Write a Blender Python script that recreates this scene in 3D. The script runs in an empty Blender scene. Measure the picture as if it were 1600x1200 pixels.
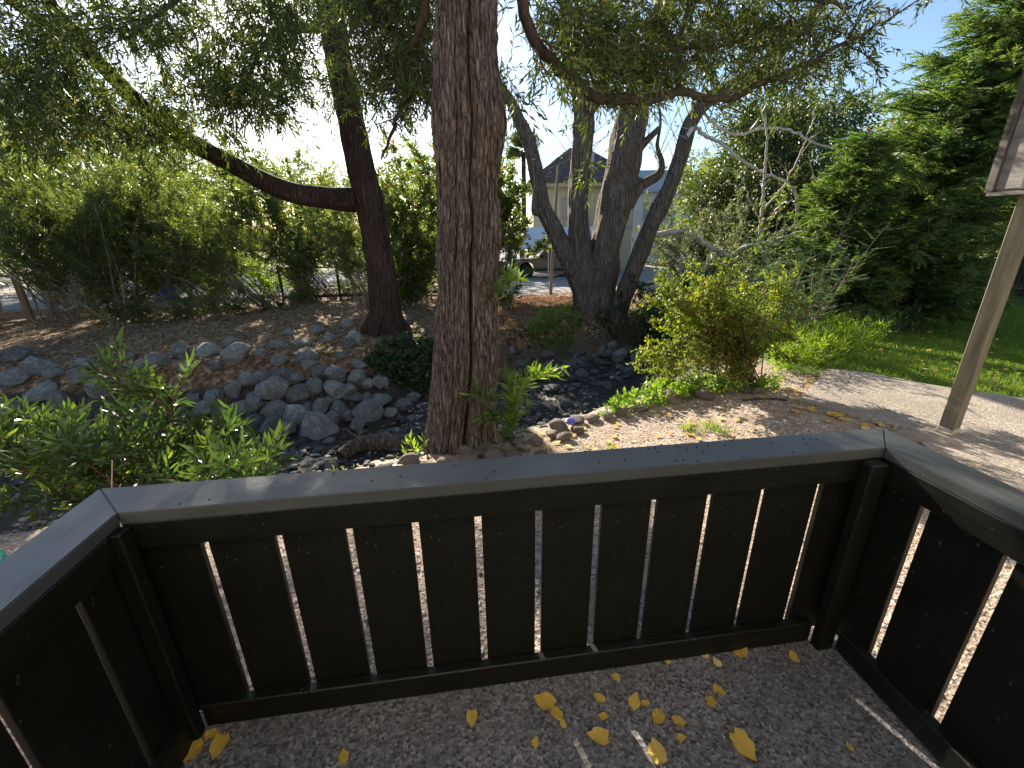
import bpy, bmesh, math, random
import numpy as np
from mathutils import Matrix, Vector

# ------------------------------------------------------------------ camera, sky, sun, exposure
SC = bpy.context.scene
COL = SC.collection
F_PX, PITCH, ROLL, EYE = 678.0, math.radians(19.75), math.radians(0.9), 1.55
_f = np.array([0, math.cos(PITCH), -math.sin(PITCH)]); _r = np.array([1.0, 0, 0]); _u = np.cross(_r, _f)
CR = math.cos(ROLL) * _r - math.sin(ROLL) * _u
CU = math.sin(ROLL) * _r + math.cos(ROLL) * _u
CF = _f
cam = bpy.data.objects.new('camera', bpy.data.cameras.new('camera'))
COL.objects.link(cam)
cam.data.sensor_fit = 'HORIZONTAL'; cam.data.sensor_width = 36.0
cam.data.lens = 36.0 * F_PX / 1600.0
cam.data.clip_start = 0.02; cam.data.clip_end = 3000
cam.matrix_world = Matrix(((CR[0], CU[0], -CF[0], 0), (CR[1], CU[1], -CF[1], 0), (CR[2], CU[2], -CF[2], EYE), (0, 0, 0, 1)))
SC.camera = cam

SUN_AZ, SUN_EL = math.radians(-23.5), math.radians(24.0)      # azimuth from +Y, clockwise
sun_dir = Vector((math.sin(SUN_AZ) * math.cos(SUN_EL), math.cos(SUN_AZ) * math.cos(SUN_EL), math.sin(SUN_EL)))
world = bpy.data.worlds.new('World'); SC.world = world; world.use_nodes = True
wn = world.node_tree; wn.nodes.clear()
sky = wn.nodes.new('ShaderNodeTexSky'); sky.sky_type = 'NISHITA'; sky.sun_disc = False
sky.sun_elevation = SUN_EL; sky.sun_rotation = SUN_AZ
sky.air_density = 1.0; sky.dust_density = 0.6; sky.ozone_density = 4.0
bg = wn.nodes.new('ShaderNodeBackground'); bg.inputs[1].default_value = 0.066
wo = wn.nodes.new('ShaderNodeOutputWorld')
wn.links.new(sky.outputs[0], bg.inputs[0]); wn.links.new(bg.outputs[0], wo.inputs[0])
sl = bpy.data.lights.new('sun', 'SUN'); sl.energy = 4.6; sl.angle = math.radians(0.5); sl.color = (1.0, 0.93, 0.82)
so = bpy.data.objects.new('sun', sl); COL.objects.link(so)
so.rotation_euler = sun_dir.to_track_quat('Z', 'Y').to_euler()
vs = SC.view_settings
vs.view_transform = 'Standard'; vs.look = 'None'; vs.gamma = 1.0; vs.use_curve_mapping = False
vs.exposure = 1.8
vs.use_white_balance = True; vs.white_balance_temperature = 7100; vs.white_balance_tint = 10
SC.cycles.max_bounces = 6; SC.cycles.diffuse_bounces = 3; SC.cycles.glossy_bounces = 2
SC.cycles.transmission_bounces = 4; SC.cycles.transparent_max_bounces = 6
SC.cycles.use_denoising = True

rng = np.random.default_rng(7)

# ------------------------------------------------------------------ projection helpers (photo pixel -> place)
def ray(px, py):
    return CF + CR * (px - 800) / F_PX + CU * (600 - py) / F_PX
def at(px, py, Y):
    d = ray(px, py); return np.array([0, 0, EYE]) + d * (Y / d[1])
def onz(px, py, z):
    d = ray(px, py); return np.array([0, 0, EYE]) + d * ((z - EYE) / d[2])
def scale_at(p):
    return float((np.asarray(p) - np.array([0, 0, EYE])) @ CF) / F_PX      # metres per photo pixel

# ------------------------------------------------------------------ numpy noise
_L = np.random.default_rng(3).random((256, 256))
def vn(u, v, seed=0):
    u = np.asarray(u, float) + seed * 17.31; v = np.asarray(v, float) + seed * 9.77
    iu = np.floor(u).astype(int); iv = np.floor(v).astype(int)
    fu = u - iu; fv = v - iv; fu = fu * fu * (3 - 2 * fu); fv = fv * fv * (3 - 2 * fv)
    a = _L[iu % 256, iv % 256]; b = _L[(iu + 1) % 256, iv % 256]; c = _L[iu % 256, (iv + 1) % 256]; d = _L[(iu + 1) % 256, (iv + 1) % 256]
    return (a * (1 - fu) + b * fu) * (1 - fv) + (c * (1 - fu) + d * fu) * fv
def fbm(u, v, o=4, seed=0):
    s = 0; a = .5
    for k in range(o):
        s = s + a * vn(u * 2 ** k, v * 2 ** k, seed + k); a *= .5
    return s
def smooth(a, b, x):
    t = np.clip((x - a) / (b - a), 0, 1); return t * t * (3 - 2 * t)
def nrm(v):
    return v / np.maximum(np.linalg.norm(v, axis=-1, keepdims=True), 1e-9)

# ------------------------------------------------------------------ terrain height
NEAR = np.array([(-40, -6), (-14, -1.5), (-8, .8), (-4, 2.1), (-2, 2.75), (-.9, 3.15), (.35, 3.85), (1.4, 4.55), (2.5, 5.1), (3.3, 6.1), (4.0, 8), (4.9, 11), (6.5, 15), (10, 22), (30, 50)], float)
FAR = np.array([(-40, 6), (-20, 8.2), (-13, 8.6), (-9, 8.9), (-6, 9.4), (-3.1, 10.5), (-1.2, 11.4), (.3, 12.6), (1.8, 13.6), (3.2, 14.2), (5, 15.6), (8, 20), (12, 27), (30, 56)], float)
def sdist(x, y, poly):
    best = np.full(x.shape, 1e9); sgn = np.ones(x.shape)
    for (ax, ay), (bx, by) in zip(poly[:-1], poly[1:]):
        dx, dy = bx - ax, by - ay; L2 = dx * dx + dy * dy
        t = np.clip(((x - ax) * dx + (y - ay) * dy) / L2, 0, 1)
        d = np.hypot(x - ax - t * dx, y - ay - t * dy)
        c = dx * (y - ay) - dy * (x - ax)
        m = d < best
        best = np.where(m, d, best); sgn = np.where(m, np.where(c >= 0, 1, -1), sgn)
    return best * sgn                                    # positive to the left of the line (away from the camera)
def masks(x, y):
    x = np.asarray(x, float); y = np.asarray(y, float)
    return sdist(x, y, NEAR), -sdist(x, y, FAR)
def height(x, y, parts=False):
    x = np.asarray(x, float); y = np.asarray(y, float)
    dn, df = masks(x, y)
    r = np.hypot(x, y)
    zn = -.07 - (.16 - .10 * smooth(1.6, 2.6, x)) * smooth(1.6, 4.2, r) - .75 * smooth(5, 16, r) - .05 * smooth(16, 60, r)
    zf = -1.18 - .2 * smooth(12, 24, y) + .10 * smooth(-3, -9, x)
    zf = zf + .10 * smooth(0, 1.5, -df) * smooth(-4, 3, x)
    n = fbm(x * .9, y * .9, 4, 1) - .47
    bed = -2.32 + .22 * n + .12 * (fbm(x * 4, y * 4, 3, 5) - .45)
    wob = .5 * (fbm(x * 1.3, y * 1.3, 3, 2) - .45)
    sn = zn - np.clip(dn + wob * .5, 0, None) * 1.25
    wall = 1.15 + 2.2 * smooth(-1.5, .5, x) * smooth(6, 3, x)
    sf = zf - np.clip(df + wob * .4, 0, None) * wall
    zb = np.maximum(np.maximum(sn, sf), bed)
    z = np.where(dn < 0, zn, np.where(df < 0, zf, zb))
    far_n = smooth(0, .6, -df) * .14 * n + smooth(0, .6, -dn) * smooth(3.0, 6, r) * .04 * n
    z = z + far_n * smooth(80, 20, r)
    return (z, dn, df, r) if parts else z
def hz(x, y):
    return float(height(np.array([x]), np.array([y]))[0])
def hit(px, py, ymin=.8, ymax=60):
    d = ray(px, py); ts = np.linspace(ymin / d[1], ymax / d[1], 3000)
    P = np.array([0, 0, EYE])[None] + d[None] * ts[:, None]
    below = P[:, 2] < height(P[:, 0], P[:, 1])
    k = int(np.argmax(below)) if below.any() else -1
    p = P[k]; p[2] = hz(p[0], p[1]); return p

# ------------------------------------------------------------------ mesh building
class Geo:
    def __init__(s): s.v = []; s.f = []; s.n = 0; s.r = []; s.m = []
    def add(s, verts, faces, rnd=None, mat=0):
        verts = np.asarray(verts, float).reshape(-1, 3); faces = np.asarray(faces, int)
        s.v.append(verts); s.f.append(faces + s.n); s.n += len(verts)
        if rnd is None: rnd = np.zeros(len(verts))
        s.r.append(np.broadcast_to(np.asarray(rnd, float), (len(verts),)))
        s.m.append(np.full(len(faces), mat, int))
    def mesh(s, name, mats, smooth_shade=False):
        me = bpy.data.meshes.new(name)
        V = np.concatenate(s.v); me.vertices.add(len(V)); me.vertices.foreach_set('co', V.ravel().astype(np.float32))
        loops = np.concatenate([f.ravel() for f in s.f]); tot = np.concatenate([np.full(len(f), f.shape[1]) for f in s.f])
        me.loops.add(len(loops)); me.loops.foreach_set('vertex_index', loops.astype(np.int32))
        me.polygons.add(len(tot)); me.polygons.foreach_set('loop_start', np.concatenate([[0], np.cumsum(tot)[:-1]]).astype(np.int32))
        me.polygons.foreach_set('material_index', np.concatenate(s.m).astype(np.int32))
        me.polygons.foreach_set('use_smooth', np.full(len(tot), smooth_shade))
        a = me.attributes.new('rnd', 'FLOAT', 'POINT'); a.data.foreach_set('value', np.concatenate(s.r).astype(np.float32))
        me.update(calc_edges=True)
        for m in (mats if isinstance(mats, (list, tuple)) else [mats]): me.materials.append(m)
        return me
    def build(s, name, mats, parent=None, smooth_shade=False):
        return link(name, s.mesh(name, mats, smooth_shade), parent)
def link(name, data, parent=None, loc=None):
    o = bpy.data.objects.new(name, data); COL.objects.link(o)
    if loc is not None: o.location = loc
    if parent is not None: o.parent = parent
    return o
def tag(o, label=None, cat=None, group=None, kind=None):
    if label: o['label'] = label
    if cat: o['category'] = cat
    if group: o['group'] = group
    if kind: o['kind'] = kind
    return o
def thing(name, loc, label, cat, group=None, rz=0.0):
    o = bpy.data.objects.new(name, None); COL.objects.link(o)
    o.location = tuple(float(c) for c in loc); o.rotation_euler = (0, 0, rz); o.empty_display_size = .2
    return tag(o, label, cat, group)
def sub(geo, base):                      # make geometry relative to a thing's base
    for v in geo.v: v -= np.asarray(base, float)[None]
    return geo
def copy_tree(o, parent=None):
    c = o.copy(); COL.objects.link(c)
    if parent is not None: c.parent = parent
    for ch in o.children: copy_tree(ch, c)
    return c

def tube(geo, pts, rad, sides=8, mat=0, rnd=0.0, cap=True, rough=0.0, seed=0):
    pts = np.asarray(pts, float); k = len(pts); rad = np.broadcast_to(np.asarray(rad, float), (k,))
    T = np.gradient(pts, axis=0); T = nrm(T)
    ref = np.array([0, 0, 1.0]) if abs(T[0][2]) < .9 else np.array([0, 1.0, 0])
    U = np.zeros_like(pts); u = nrm(np.cross(T[0], ref)); 
    for i in range(k):
        u = nrm(u - T[i] * (u @ T[i])); U[i] = u
    W = np.cross(T, U)
    a = np.linspace(0, 2 * np.pi, sides, endpoint=False)
    rr = rad[:, None] * np.ones((1, sides))
    if rough:
        L = np.concatenate([[0], np.cumsum(np.linalg.norm(np.diff(pts, axis=0), axis=1))])
        rr = rr * (1 + rough * (vn(np.repeat(L[:, None] * 1.6, sides, 1), a[None] * sides / 9.0 + 0 * L[:, None], seed) - .5)
                     + rough * .7 * (vn(np.repeat(L[:, None] * .9, sides, 1), (a[None] * 1.0 + 0 * L[:, None]), seed + 3) - .5))
        rr[:, -1] = (rr[:, -2] + rr[:, 0]) / 2
    V = pts[:, None] + rr[..., None] * (np.cos(a)[None, :, None] * U[:, None] + np.sin(a)[None, :, None] * W[:, None])
    i = np.arange(k - 1)[:, None]; j = np.arange(sides)[None]
    q = np.stack([i * sides + j, i * sides + (j + 1) % sides, (i + 1) * sides + (j + 1) % sides, (i + 1) * sides + j], -1).reshape(-1, 4)
    geo.add(V.reshape(-1, 3), q, rnd, mat)
    if cap:
        Vc = np.concatenate([V[-1], pts[-1:] + T[-1:] * rad[-1] * .4]); jj = np.arange(sides)
        geo.add(Vc, np.stack([jj, (jj + 1) % sides, np.full(sides, sides)], 1), rnd, mat)
def resample(pts, rad, step):
    pts = np.asarray(pts, float); rad = np.asarray(rad, float)
    # Catmull-Rom through the points
    P = np.concatenate([[2 * pts[0] - pts[1]], pts, [2 * pts[-1] - pts[-2]]]); out = []; ro = []
    for i in range(1, len(P) - 2):
        n = max(2, int(np.linalg.norm(P[i + 1] - P[i]) / step)); t = np.linspace(0, 1, n, endpoint=False)[:, None]
        out.append(.5 * (2 * P[i] + (P[i + 1] - P[i - 1]) * t + (2 * P[i - 1] - 5 * P[i] + 4 * P[i + 1] - P[i + 2]) * t ** 2 + (-P[i - 1] + 3 * P[i] - 3 * P[i + 1] + P[i + 2]) * t ** 3))
        ro.append(rad[i - 1] + (rad[i] - rad[i - 1]) * t[:, 0])
    return np.concatenate(out + [pts[-1:]]), np.concatenate(ro + [rad[-1:]])
def pxline(spec, d0, d1=None):
    """spec: (px, py, width px) traced at depths d0..d1 metres -> points, radii"""
    d1 = d0 if d1 is None else d1; n = len(spec); P = []; R = []
    for i, (x, y, w) in enumerate(spec):
        p = at(x, y, d0 + (d1 - d0) * i / max(1, n - 1)); P.append(p); R.append(w * .5 * scale_at(p))
    return np.array(P), np.array(R)

def box(size, bevel=0.0, seg=1):
    bm = bmesh.new(); bmesh.ops.create_cube(bm, size=1.0)
    bmesh.ops.scale(bm, vec=size, verts=bm.verts)
    if bevel: bmesh.ops.bevel(bm, geom=bm.edges[:], offset=bevel, segments=seg, affect='EDGES', profile=.6)
    me = bpy.data.meshes.new('box'); bm.to_mesh(me); bm.free(); return me
def boxpart(name, lo, hi, m, parent=None, bevel=.003, rot=None):
    lo = np.array(lo, float); hi = np.array(hi, float)
    me = box(tuple(hi - lo), bevel); me.materials.append(m); me.name = name
    o = bpy.data.objects.new(name, me); COL.objects.link(o); o.location = tuple((lo + hi) / 2)
    if rot: o.rotation_euler = rot
    if parent is not None: o.parent = parent
    return o
def prism(name, outline, z0, z1, m, parent=None):
    """vertical extrusion of a plan outline"""
    bm = bmesh.new(); vs_ = [bm.verts.new((x, y, z0)) for x, y in outline]; f = bm.faces.new(vs_)
    r = bmesh.ops.extrude_face_region(bm, geom=[f]); bmesh.ops.translate(bm, verts=[v for v in r['geom'] if isinstance(v, bmesh.types.BMVert)], vec=(0, 0, z1 - z0))
    bmesh.ops.recalc_face_normals(bm, faces=bm.faces); me = bpy.data.meshes.new(name); bm.to_mesh(me); bm.free(); me.materials.append(m)
    return link(name, me, parent)

# ------------------------------------------------------------------ materials
def mat(name):
    m = bpy.data.materials.new(name); m.use_nodes = True; nt = m.node_tree; b = nt.nodes['Principled BSDF']; return m, nt, b
def N(nt, t, **kw):
    n = nt.nodes.new(t)
    for k, v in kw.items():
        if k in n.inputs.keys(): n.inputs[k].default_value = v
        else: setattr(n, k, v)
    return n
def ramp(nt, src, stops):
    r = nt.nodes.new('ShaderNodeValToRGB'); e = r.color_ramp.elements
    while len(e) < len(stops): e.new(.5)
    for i, (p, c) in enumerate(stops): e[i].position = p; e[i].color = (*c, 1) if len(c) == 3 else c
    nt.links.new(src, r.inputs[0]); return r.outputs[0]
def coords(nt, scale=(1, 1, 1), kind='Object'):
    t = nt.nodes.new('ShaderNodeTexCoord'); mp = nt.nodes.new('ShaderNodeMapping'); mp.inputs['Scale'].default_value = scale
    nt.links.new(t.outputs[kind], mp.inputs[0]); return mp.outputs[0]
def noise(nt, vec, scale, detail=4, rough=.55):
    n = N(nt, 'ShaderNodeTexNoise', Scale=scale, Detail=detail, Roughness=rough); nt.links.new(vec, n.inputs['Vector']); return n.outputs['Fac']
def bump(nt, b, src, strength=.3, dist=.01, prev=None):
    n = N(nt, 'ShaderNodeBump', Strength=strength, Distance=dist); nt.links.new(src, n.inputs['Height'])
    if prev is not None: nt.links.new(prev, n.inputs['Normal'])
    nt.links.new(n.outputs[0], b.inputs['Normal']); return n.outputs[0]
def mix(nt, fac, a, c, mode='MIX'):
    n = nt.nodes.new('ShaderNodeMix'); n.data_type = 'RGBA'; n.blend_type = mode
    for k, s in ((0, fac), (6, a), (7, c)):
        if hasattr(s, 'links'): nt.links.new(s, n.inputs[k])
        elif k == 0: n.inputs[0].default_value = s
        else: n.inputs[k].default_value = (*s, 1)
    return n.outputs[2]

def leaf_mat(name, stops, trans=.42, rough=.42, tint=(1.25, 1.3, .45), spec=.5):
    m, nt, b = mat(name)
    a = N(nt, 'ShaderNodeAttribute', attribute_name='rnd')
    c = ramp(nt, a.outputs['Fac'], stops)
    nt.links.new(c, b.inputs['Base Color']); b.inputs['Roughness'].default_value = rough; b.inputs['Specular IOR Level'].default_value = spec
    tr = nt.nodes.new('ShaderNodeBsdfTranslucent'); nt.links.new(mix(nt, 1.0, c, tint, 'MULTIPLY'), tr.inputs[0])
    ms = nt.nodes.new('ShaderNodeMixShader'); ms.inputs[0].default_value = trans
    nt.links.new(b.outputs[0], ms.inputs[1]); nt.links.new(tr.outputs[0], ms.inputs[2]); nt.links.new(ms.outputs[0], nt.nodes['Material Output'].inputs[0])
    return m
def bark_mat(name, dark, light, fine=(26, 26, 3.5), bstr=.9, bdist=.02, extra=None):
    m, nt, b = mat(name); v = coords(nt, fine)
    n1 = noise(nt, v, 1.0, 7, .65); v2 = coords(nt, (3, 3, 1)); n2 = noise(nt, v2, 1.0, 4)
    c = ramp(nt, n1, [(.32, dark), (.52, tuple((a + d) / 2 for a, d in zip(dark, light))), (.72, light)])
    if extra: c = mix(nt, ramp(nt, n2, [(.50, (0, 0, 0)), (.72, (.8, .8, .8))]), c, extra)
    else: c = mix(nt, ramp(nt, n2, [(.3, (0, 0, 0)), (.8, (.5, .5, .5))]), c, dark)
    nt.links.new(c, b.inputs['Base Color']); b.inputs['Roughness'].default_value = .9; b.inputs['Specular IOR Level'].default_value = .15
    bump(nt, b, n1, bstr, bdist); return m
def shaggy(m, vs_, dist, dark):
    nt = m.node_tree; b = nt.nodes['Principled BSDF']; v = coords(nt, vs_); nz = N(nt, 'ShaderNodeTexNoise', Scale=.9, Detail=3.0); nt.links.new(v, nz.inputs['Vector'])
    ad = nt.nodes.new('ShaderNodeVectorMath'); ad.operation = 'ADD'; nt.links.new(v, ad.inputs[0]); nt.links.new(nz.outputs['Color'], ad.inputs[1])
    vo = N(nt, 'ShaderNodeTexVoronoi', Scale=1.0, feature='DISTANCE_TO_EDGE'); nt.links.new(ad.outputs[0], vo.inputs['Vector'])
    e_ = ramp(nt, vo.outputs['Distance'], [(0, (0, 0, 0)), (.22, (1, 1, 1))]); prev = b.inputs['Normal'].links[0].from_socket; col = b.inputs['Base Color'].links[0].from_socket
    n2 = ramp(nt, vo.outputs['Distance'], [(0, (.75,) * 3), (.09, (0, 0, 0))]); nt.links.new(mix(nt, n2, col, dark), b.inputs['Base Color']); bump(nt, b, e_, 1.0, dist, prev); return m
def wood_mat(name, dark, light, axis=(2, 30, 30), rough=.8, bstr=.3, spec=.2):
    m, nt, b = mat(name); v = coords(nt, axis); n1 = noise(nt, v, 1.0, 6, .6)
    nt.links.new(ramp(nt, n1, [(.3, dark), (.7, light)]), b.inputs['Base Color']); b.inputs['Roughness'].default_value = rough
    b.inputs['Specular IOR Level'].default_value = spec; bump(nt, b, n1, bstr, .004); return m
def plain(name, col, rough=.6, metal=0, spec=.4, var=.12, scale=6):
    m, nt, b = mat(name); n1 = noise(nt, coords(nt), scale, 5)
    lo = tuple(c * (1 - var) for c in col); hi = tuple(min(1, c * (1 + var)) for c in col)
    nt.links.new(ramp(nt, n1, [(.3, lo), (.7, hi)]), b.inputs['Base Color'])
    b.inputs['Roughness'].default_value = rough; b.inputs['Metallic'].default_value = metal; b.inputs['Specular IOR Level'].default_value = spec
    return m

M = {}
# deck paint: nearly black olive paint with brush streaks, worn edges
def paint_mat(name, col, axis, rough=.42, spec=.3):
    m, nt, b = mat(name); v = coords(nt, axis); n1 = noise(nt, v, 1.0, 6, .65); n2 = noise(nt, coords(nt), 5.0, 4)
    c = ramp(nt, n1, [(.25, tuple(x * .75 for x in col)), (.75, tuple(x * 1.3 for x in col))])
    sp = noise(nt, coords(nt), 55.0, 2); c = mix(nt, ramp(nt, sp, [(.70, (0, 0, 0)), (.74, (.5, .5, .5))]), c, (.12, .12, .10))
    nt.links.new(c, b.inputs['Base Color'])
    nt.links.new(ramp(nt, n2, [(.3, (rough - .08,) * 3), (.7, (rough + .12,) * 3)]), b.inputs['Roughness'])
    b.inputs['Specular IOR Level'].default_value = spec
    bump(nt, b, n1, .35, .003); return m
M['paint_x'] = paint_mat('deck paint along x', (.007, .0072, .0047), (1.5, 60, 60))
M['paint_y'] = paint_mat('deck paint along y', (.007, .0072, .0047), (60, 1.5, 60))
M['paint_z'] = paint_mat('deck paint along z', (.006, .0062, .004), (60, 60, 1.5), .5)
M['cap_x'] = paint_mat('cap paint with sky sheen along x', (.048, .053, .054), (2, 90, 90), .42, .85)  # cap base colour raised to carry part of the sky's sheen
M['cap_y'] = paint_mat('cap paint with sky sheen along y', (.048, .053, .054), (90, 2, 90), .42, .85)

# exposed aggregate concrete
def aggregate(name, base, scale=95, dark=.5):
    m, nt, b = mat(name); v = coords(nt)
    vo = N(nt, 'ShaderNodeTexVoronoi', Scale=scale); nt.links.new(v, vo.inputs['Vector'])
    sepc = nt.nodes.new('ShaderNodeSeparateColor'); nt.links.new(vo.outputs['Color'], sepc.inputs[0])
    c = ramp(nt, sepc.outputs[0], [(0, tuple(x * dark for x in base)), (.45, base), (.8, tuple(x * 1.35 for x in base)), (1, tuple(min(.7, x * 2.1) for x in base))])
    n2 = noise(nt, v, 2.2, 5); c = mix(nt, ramp(nt, n2, [(.35, (.45,) * 3), (.65, (0, 0, 0))]), c, tuple(x * .55 for x in base))
    nt.links.new(c, b.inputs['Base Color']); b.inputs['Roughness'].default_value = .8; b.inputs['Specular IOR Level'].default_value = .3
    bump(nt, b, vo.outputs['Distance'], .6, .004); return m
M['deck'] = aggregate('deck aggregate', (.15, .146, .15), 110, .28)
M['slab'] = aggregate('path aggregate', (.27, .235, .20), 90, .7)

# leaf litter / gravel / mud / lawn / paving mixed on one ground sheet by masks
def ground_mat():
    m, nt, b = mat('ground'); v = coords(nt)
    def vor(scale, rnd=1.0):
        n = N(nt, 'ShaderNodeTexVoronoi', Scale=scale, Randomness=rnd); nt.links.new(v, n.inputs['Vector'])
        s = nt.nodes.new('ShaderNodeSeparateColor'); nt.links.new(n.outputs['Color'], s.inputs[0]); return n.outputs['Distance'], s.outputs[0], s.outputs[1]
    d1, r1, g1 = vor(70); dl, rl, gl = vor(16)
    big = noise(nt, v, .8, 5); mid = noise(nt, v, 6, 5)
    gravel = ramp(nt, r1, [(0, (.13, .10, .085)), (.35, (.30, .235, .19)), (.75, (.42, .34, .275)), (1, (.58, .52, .46))])
    gravel = mix(nt, ramp(nt, mid, [(.42, (.5,) * 3), (.62, (0, 0, 0))]), gravel, (.26, .19, .14))
    litter = ramp(nt, rl, [(0, (.08, .05, .03)), (.4, (.22, .135, .075)), (.75, (.36, .235, .14)), (1, (.55, .41, .26))])
    litter = mix(nt, ramp(nt, mid, [(.4, (.6,) * 3), (.65, (0, 0, 0))]), litter, (.10, .06, .035))
    mud = ramp(nt, mid, [(.3, (.025, .021, .018)), (.7, (.085, .072, .06))])
    lawn = ramp(nt, mid, [(.3, (.045, .085, .014)), (.7, (.10, .16, .03))])
    pave = ramp(nt, mid, [(.3, (.30, .29, .28)), (.7, (.40, .385, .37))])
    earth = ramp(nt, mid, [(.3, (.10, .075, .05)), (.7, (.19, .15, .11))])
    c = litter
    for nm, col in (('gravel', gravel), ('mud', mud), ('lawn', lawn), ('pave', pave), ('earth', earth)):
        a = N(nt, 'ShaderNodeAttribute', attribute_name=nm)
        ad = N(nt, 'ShaderNodeMath', operation='MULTIPLY_ADD'); nt.links.new(big, ad.inputs[0]); ad.inputs[1].default_value = .7; 
        sb = N(nt, 'ShaderNodeMath', operation='SUBTRACT'); nt.links.new(a.outputs['Fac'], sb.inputs[0]); sb.inputs[1].default_value = .35
        nt.links.new(sb.outputs[0], ad.inputs[2])
        c = mix(nt, ramp(nt, ad.outputs[0], [(.44, (0, 0, 0)), (.56, (1, 1, 1))]), c, col)
    nt.links.new(c, b.inputs['Base Color']); b.inputs['Specular IOR Level'].default_value = .2
    am = N(nt, 'ShaderNodeAttribute', attribute_name='mud'); nt.links.new(ramp(nt, am.outputs['Fac'], [(.3, (.95,) * 3), (.8, (.8,) * 3)]), b.inputs['Roughness'])
    p = bump(nt, b, d1, .8, .008); bump(nt, b, rl, .7, .02, p); return m
M['ground'] = ground_mat()

def rock_mat(name, dark, light, spots):
    m, nt, b = mat(name); v = coords(nt); oi = nt.nodes.new('ShaderNodeObjectInfo')
    ad = nt.nodes.new('ShaderNodeVectorMath'); ad.operation = 'ADD'; nt.links.new(v, ad.inputs[0]); nt.links.new(oi.outputs['Location'], ad.inputs[1])
    n1 = noise(nt, ad.outputs[0], 4.5, 10, .75); n2 = noise(nt, ad.outputs[0], 2.6, 8, .75)
    c = ramp(nt, n1, [(.3, dark), (.7, light)]); c = mix(nt, ramp(nt, n2, [(.52, (0, 0, 0)), (.68, (.85,) * 3)]), c, spots)
    hs = N(nt, 'ShaderNodeHueSaturation'); nt.links.new(c, hs.inputs['Color'])
    mr = N(nt, 'ShaderNodeMapRange'); nt.links.new(oi.outputs['Random'], mr.inputs[0]); mr.inputs[3].default_value = .62; mr.inputs[4].default_value = 1.35
    nt.links.new(mr.outputs[0], hs.inputs['Value'])
    nt.links.new(hs.outputs[0], b.inputs['Base Color']); b.inputs['Roughness'].default_value = .8; b.inputs['Specular IOR Level'].default_value = .3
    bump(nt, b, n1, 1.0, .12); return m
M['boulder'] = rock_mat('blue grey boulder', (.13, .14, .137), (.43, .45, .435), (.58, .58, .55))
M['creekstone'] = rock_mat('wet creek stone', (.07, .072, .072), (.25, .255, .25), (.42, .42, .40))
M['cobble'] = rock_mat('river cobble', (.19, .16, .14), (.38, .33, .29), (.44, .39, .33))
M['bluestone'] = plain('blue painted stone', (.12, .12, .42), .5)
M['water'], nt_, b_ = mat('water'); b_.inputs['Base Color'].default_value = (.035, .026, .014, 1); b_.inputs['Roughness'].default_value = .05; b_.inputs['Specular IOR Level'].default_value = .6
bump(nt_, b_, noise(nt_, coords(nt_), 7, 3), .12, .02)
M['bark_main'] = bark_mat('shaggy brown bark', (.028, .024, .024), (.26, .22, .205), (46, 46, 10), 1.0, .022, (.18, .12, .09))
M['bark_mid'] = bark_mat('red brown fibrous bark', (.035, .022, .018), (.19, .125, .10), (34, 34, 2.2), .9, .03)
M['bark_grey'] = bark_mat('pale furrowed bark', (.10, .08, .065), (.36, .30, .25), (22, 22, 3), .9, .03)
M['bark_pale'] = bark_mat('smooth pale bark', (.40, .36, .32), (.66, .62, .57), (10, 10, 5), .3, .01)
M['bark_dark'] = bark_mat('dark twig bark', (.03, .022, .018), (.11, .085, .07), (20, 20, 5), .4, .01)
M['stem'] = bark_mat('grey brown stems', (.11, .09, .07), (.36, .30, .24), (20, 20, 5), .4, .01)
M['stem_red'] = bark_mat('orange brown stems', (.10, .05, .025), (.26, .14, .07), (20, 20, 5), .4, .01)
shaggy(M['bark_main'], (40, 40, 6.5), .014, (.022, .017, .015)); shaggy(M['bark_grey'], (16, 16, 1.3), .03, (.05, .04, .033)); shaggy(M['bark_mid'], (20, 20, 1.6), .025, (.025, .016, .013))
G = lambda *c: c
M['willow'] = leaf_mat('narrow willow leaves', [(0, (.035, .055, .016)), (.5, (.075, .105, .028)), (.85, (.14, .17, .05)), (1, (.36, .28, .06))], .48, .42, (1.15, 1.2, .5))
M['oleander'] = leaf_mat('oleander leaves', [(0, (.055, .08, .034)), (.55, (.125, .16, .065)), (.9, (.22, .26, .09)), (1, (.42, .38, .14))], .56, .36)
M['pittos'] = leaf_mat('glossy lance leaves', [(0, (.03, .062, .028)), (.5, (.06, .105, .045)), (.85, (.11, .18, .05)), (1, (.24, .30, .07))], .42, .3)
M['bright'] = leaf_mat('fresh green shoots', [(0, (.09, .17, .03)), (.6, (.18, .30, .05)), (1, (.34, .42, .09))], .5, .4)
M['photinia'] = leaf_mat('mixed pale green leaves', [(0, (.05, .085, .025)), (.5, (.12, .16, .05)), (.87, (.22, .26, .10)), (.93, (.30, .07, .05)), (1, (.38, .10, .07))], .5)
M['rose'] = leaf_mat('small yellow green leaves', [(0, (.05, .085, .018)), (.5, (.13, .18, .03)), (.85, (.24, .29, .05)), (.95, (.34, .25, .10)), (1, (.40, .22, .08))], .5, .5)
M['feather'] = leaf_mat('blue green leaflets', [(0, (.035, .09, .045)), (.6, (.08, .17, .07)), (.93, (.16, .26, .09)), (1, (.40, .17, .04))], .45, .45)
M['grey'] = leaf_mat('grey green leaves', [(0, (.07, .095, .07)), (.6, (.17, .20, .15)), (1, (.32, .34, .27))], .35, .5)
M['darkleaf'] = leaf_mat('dark broad leaves', [(0, (.03, .05, .016)), (.6, (.075, .105, .028)), (.9, (.15, .18, .04)), (1, (.30, .26, .06))], .45)
M['deepleaf'] = leaf_mat('deep green leaves', [(0, (.025, .045, .014)), (.6, (.055, .085, .024)), (.9, (.11, .14, .035)), (1, (.26, .22, .05))], .35)
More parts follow.
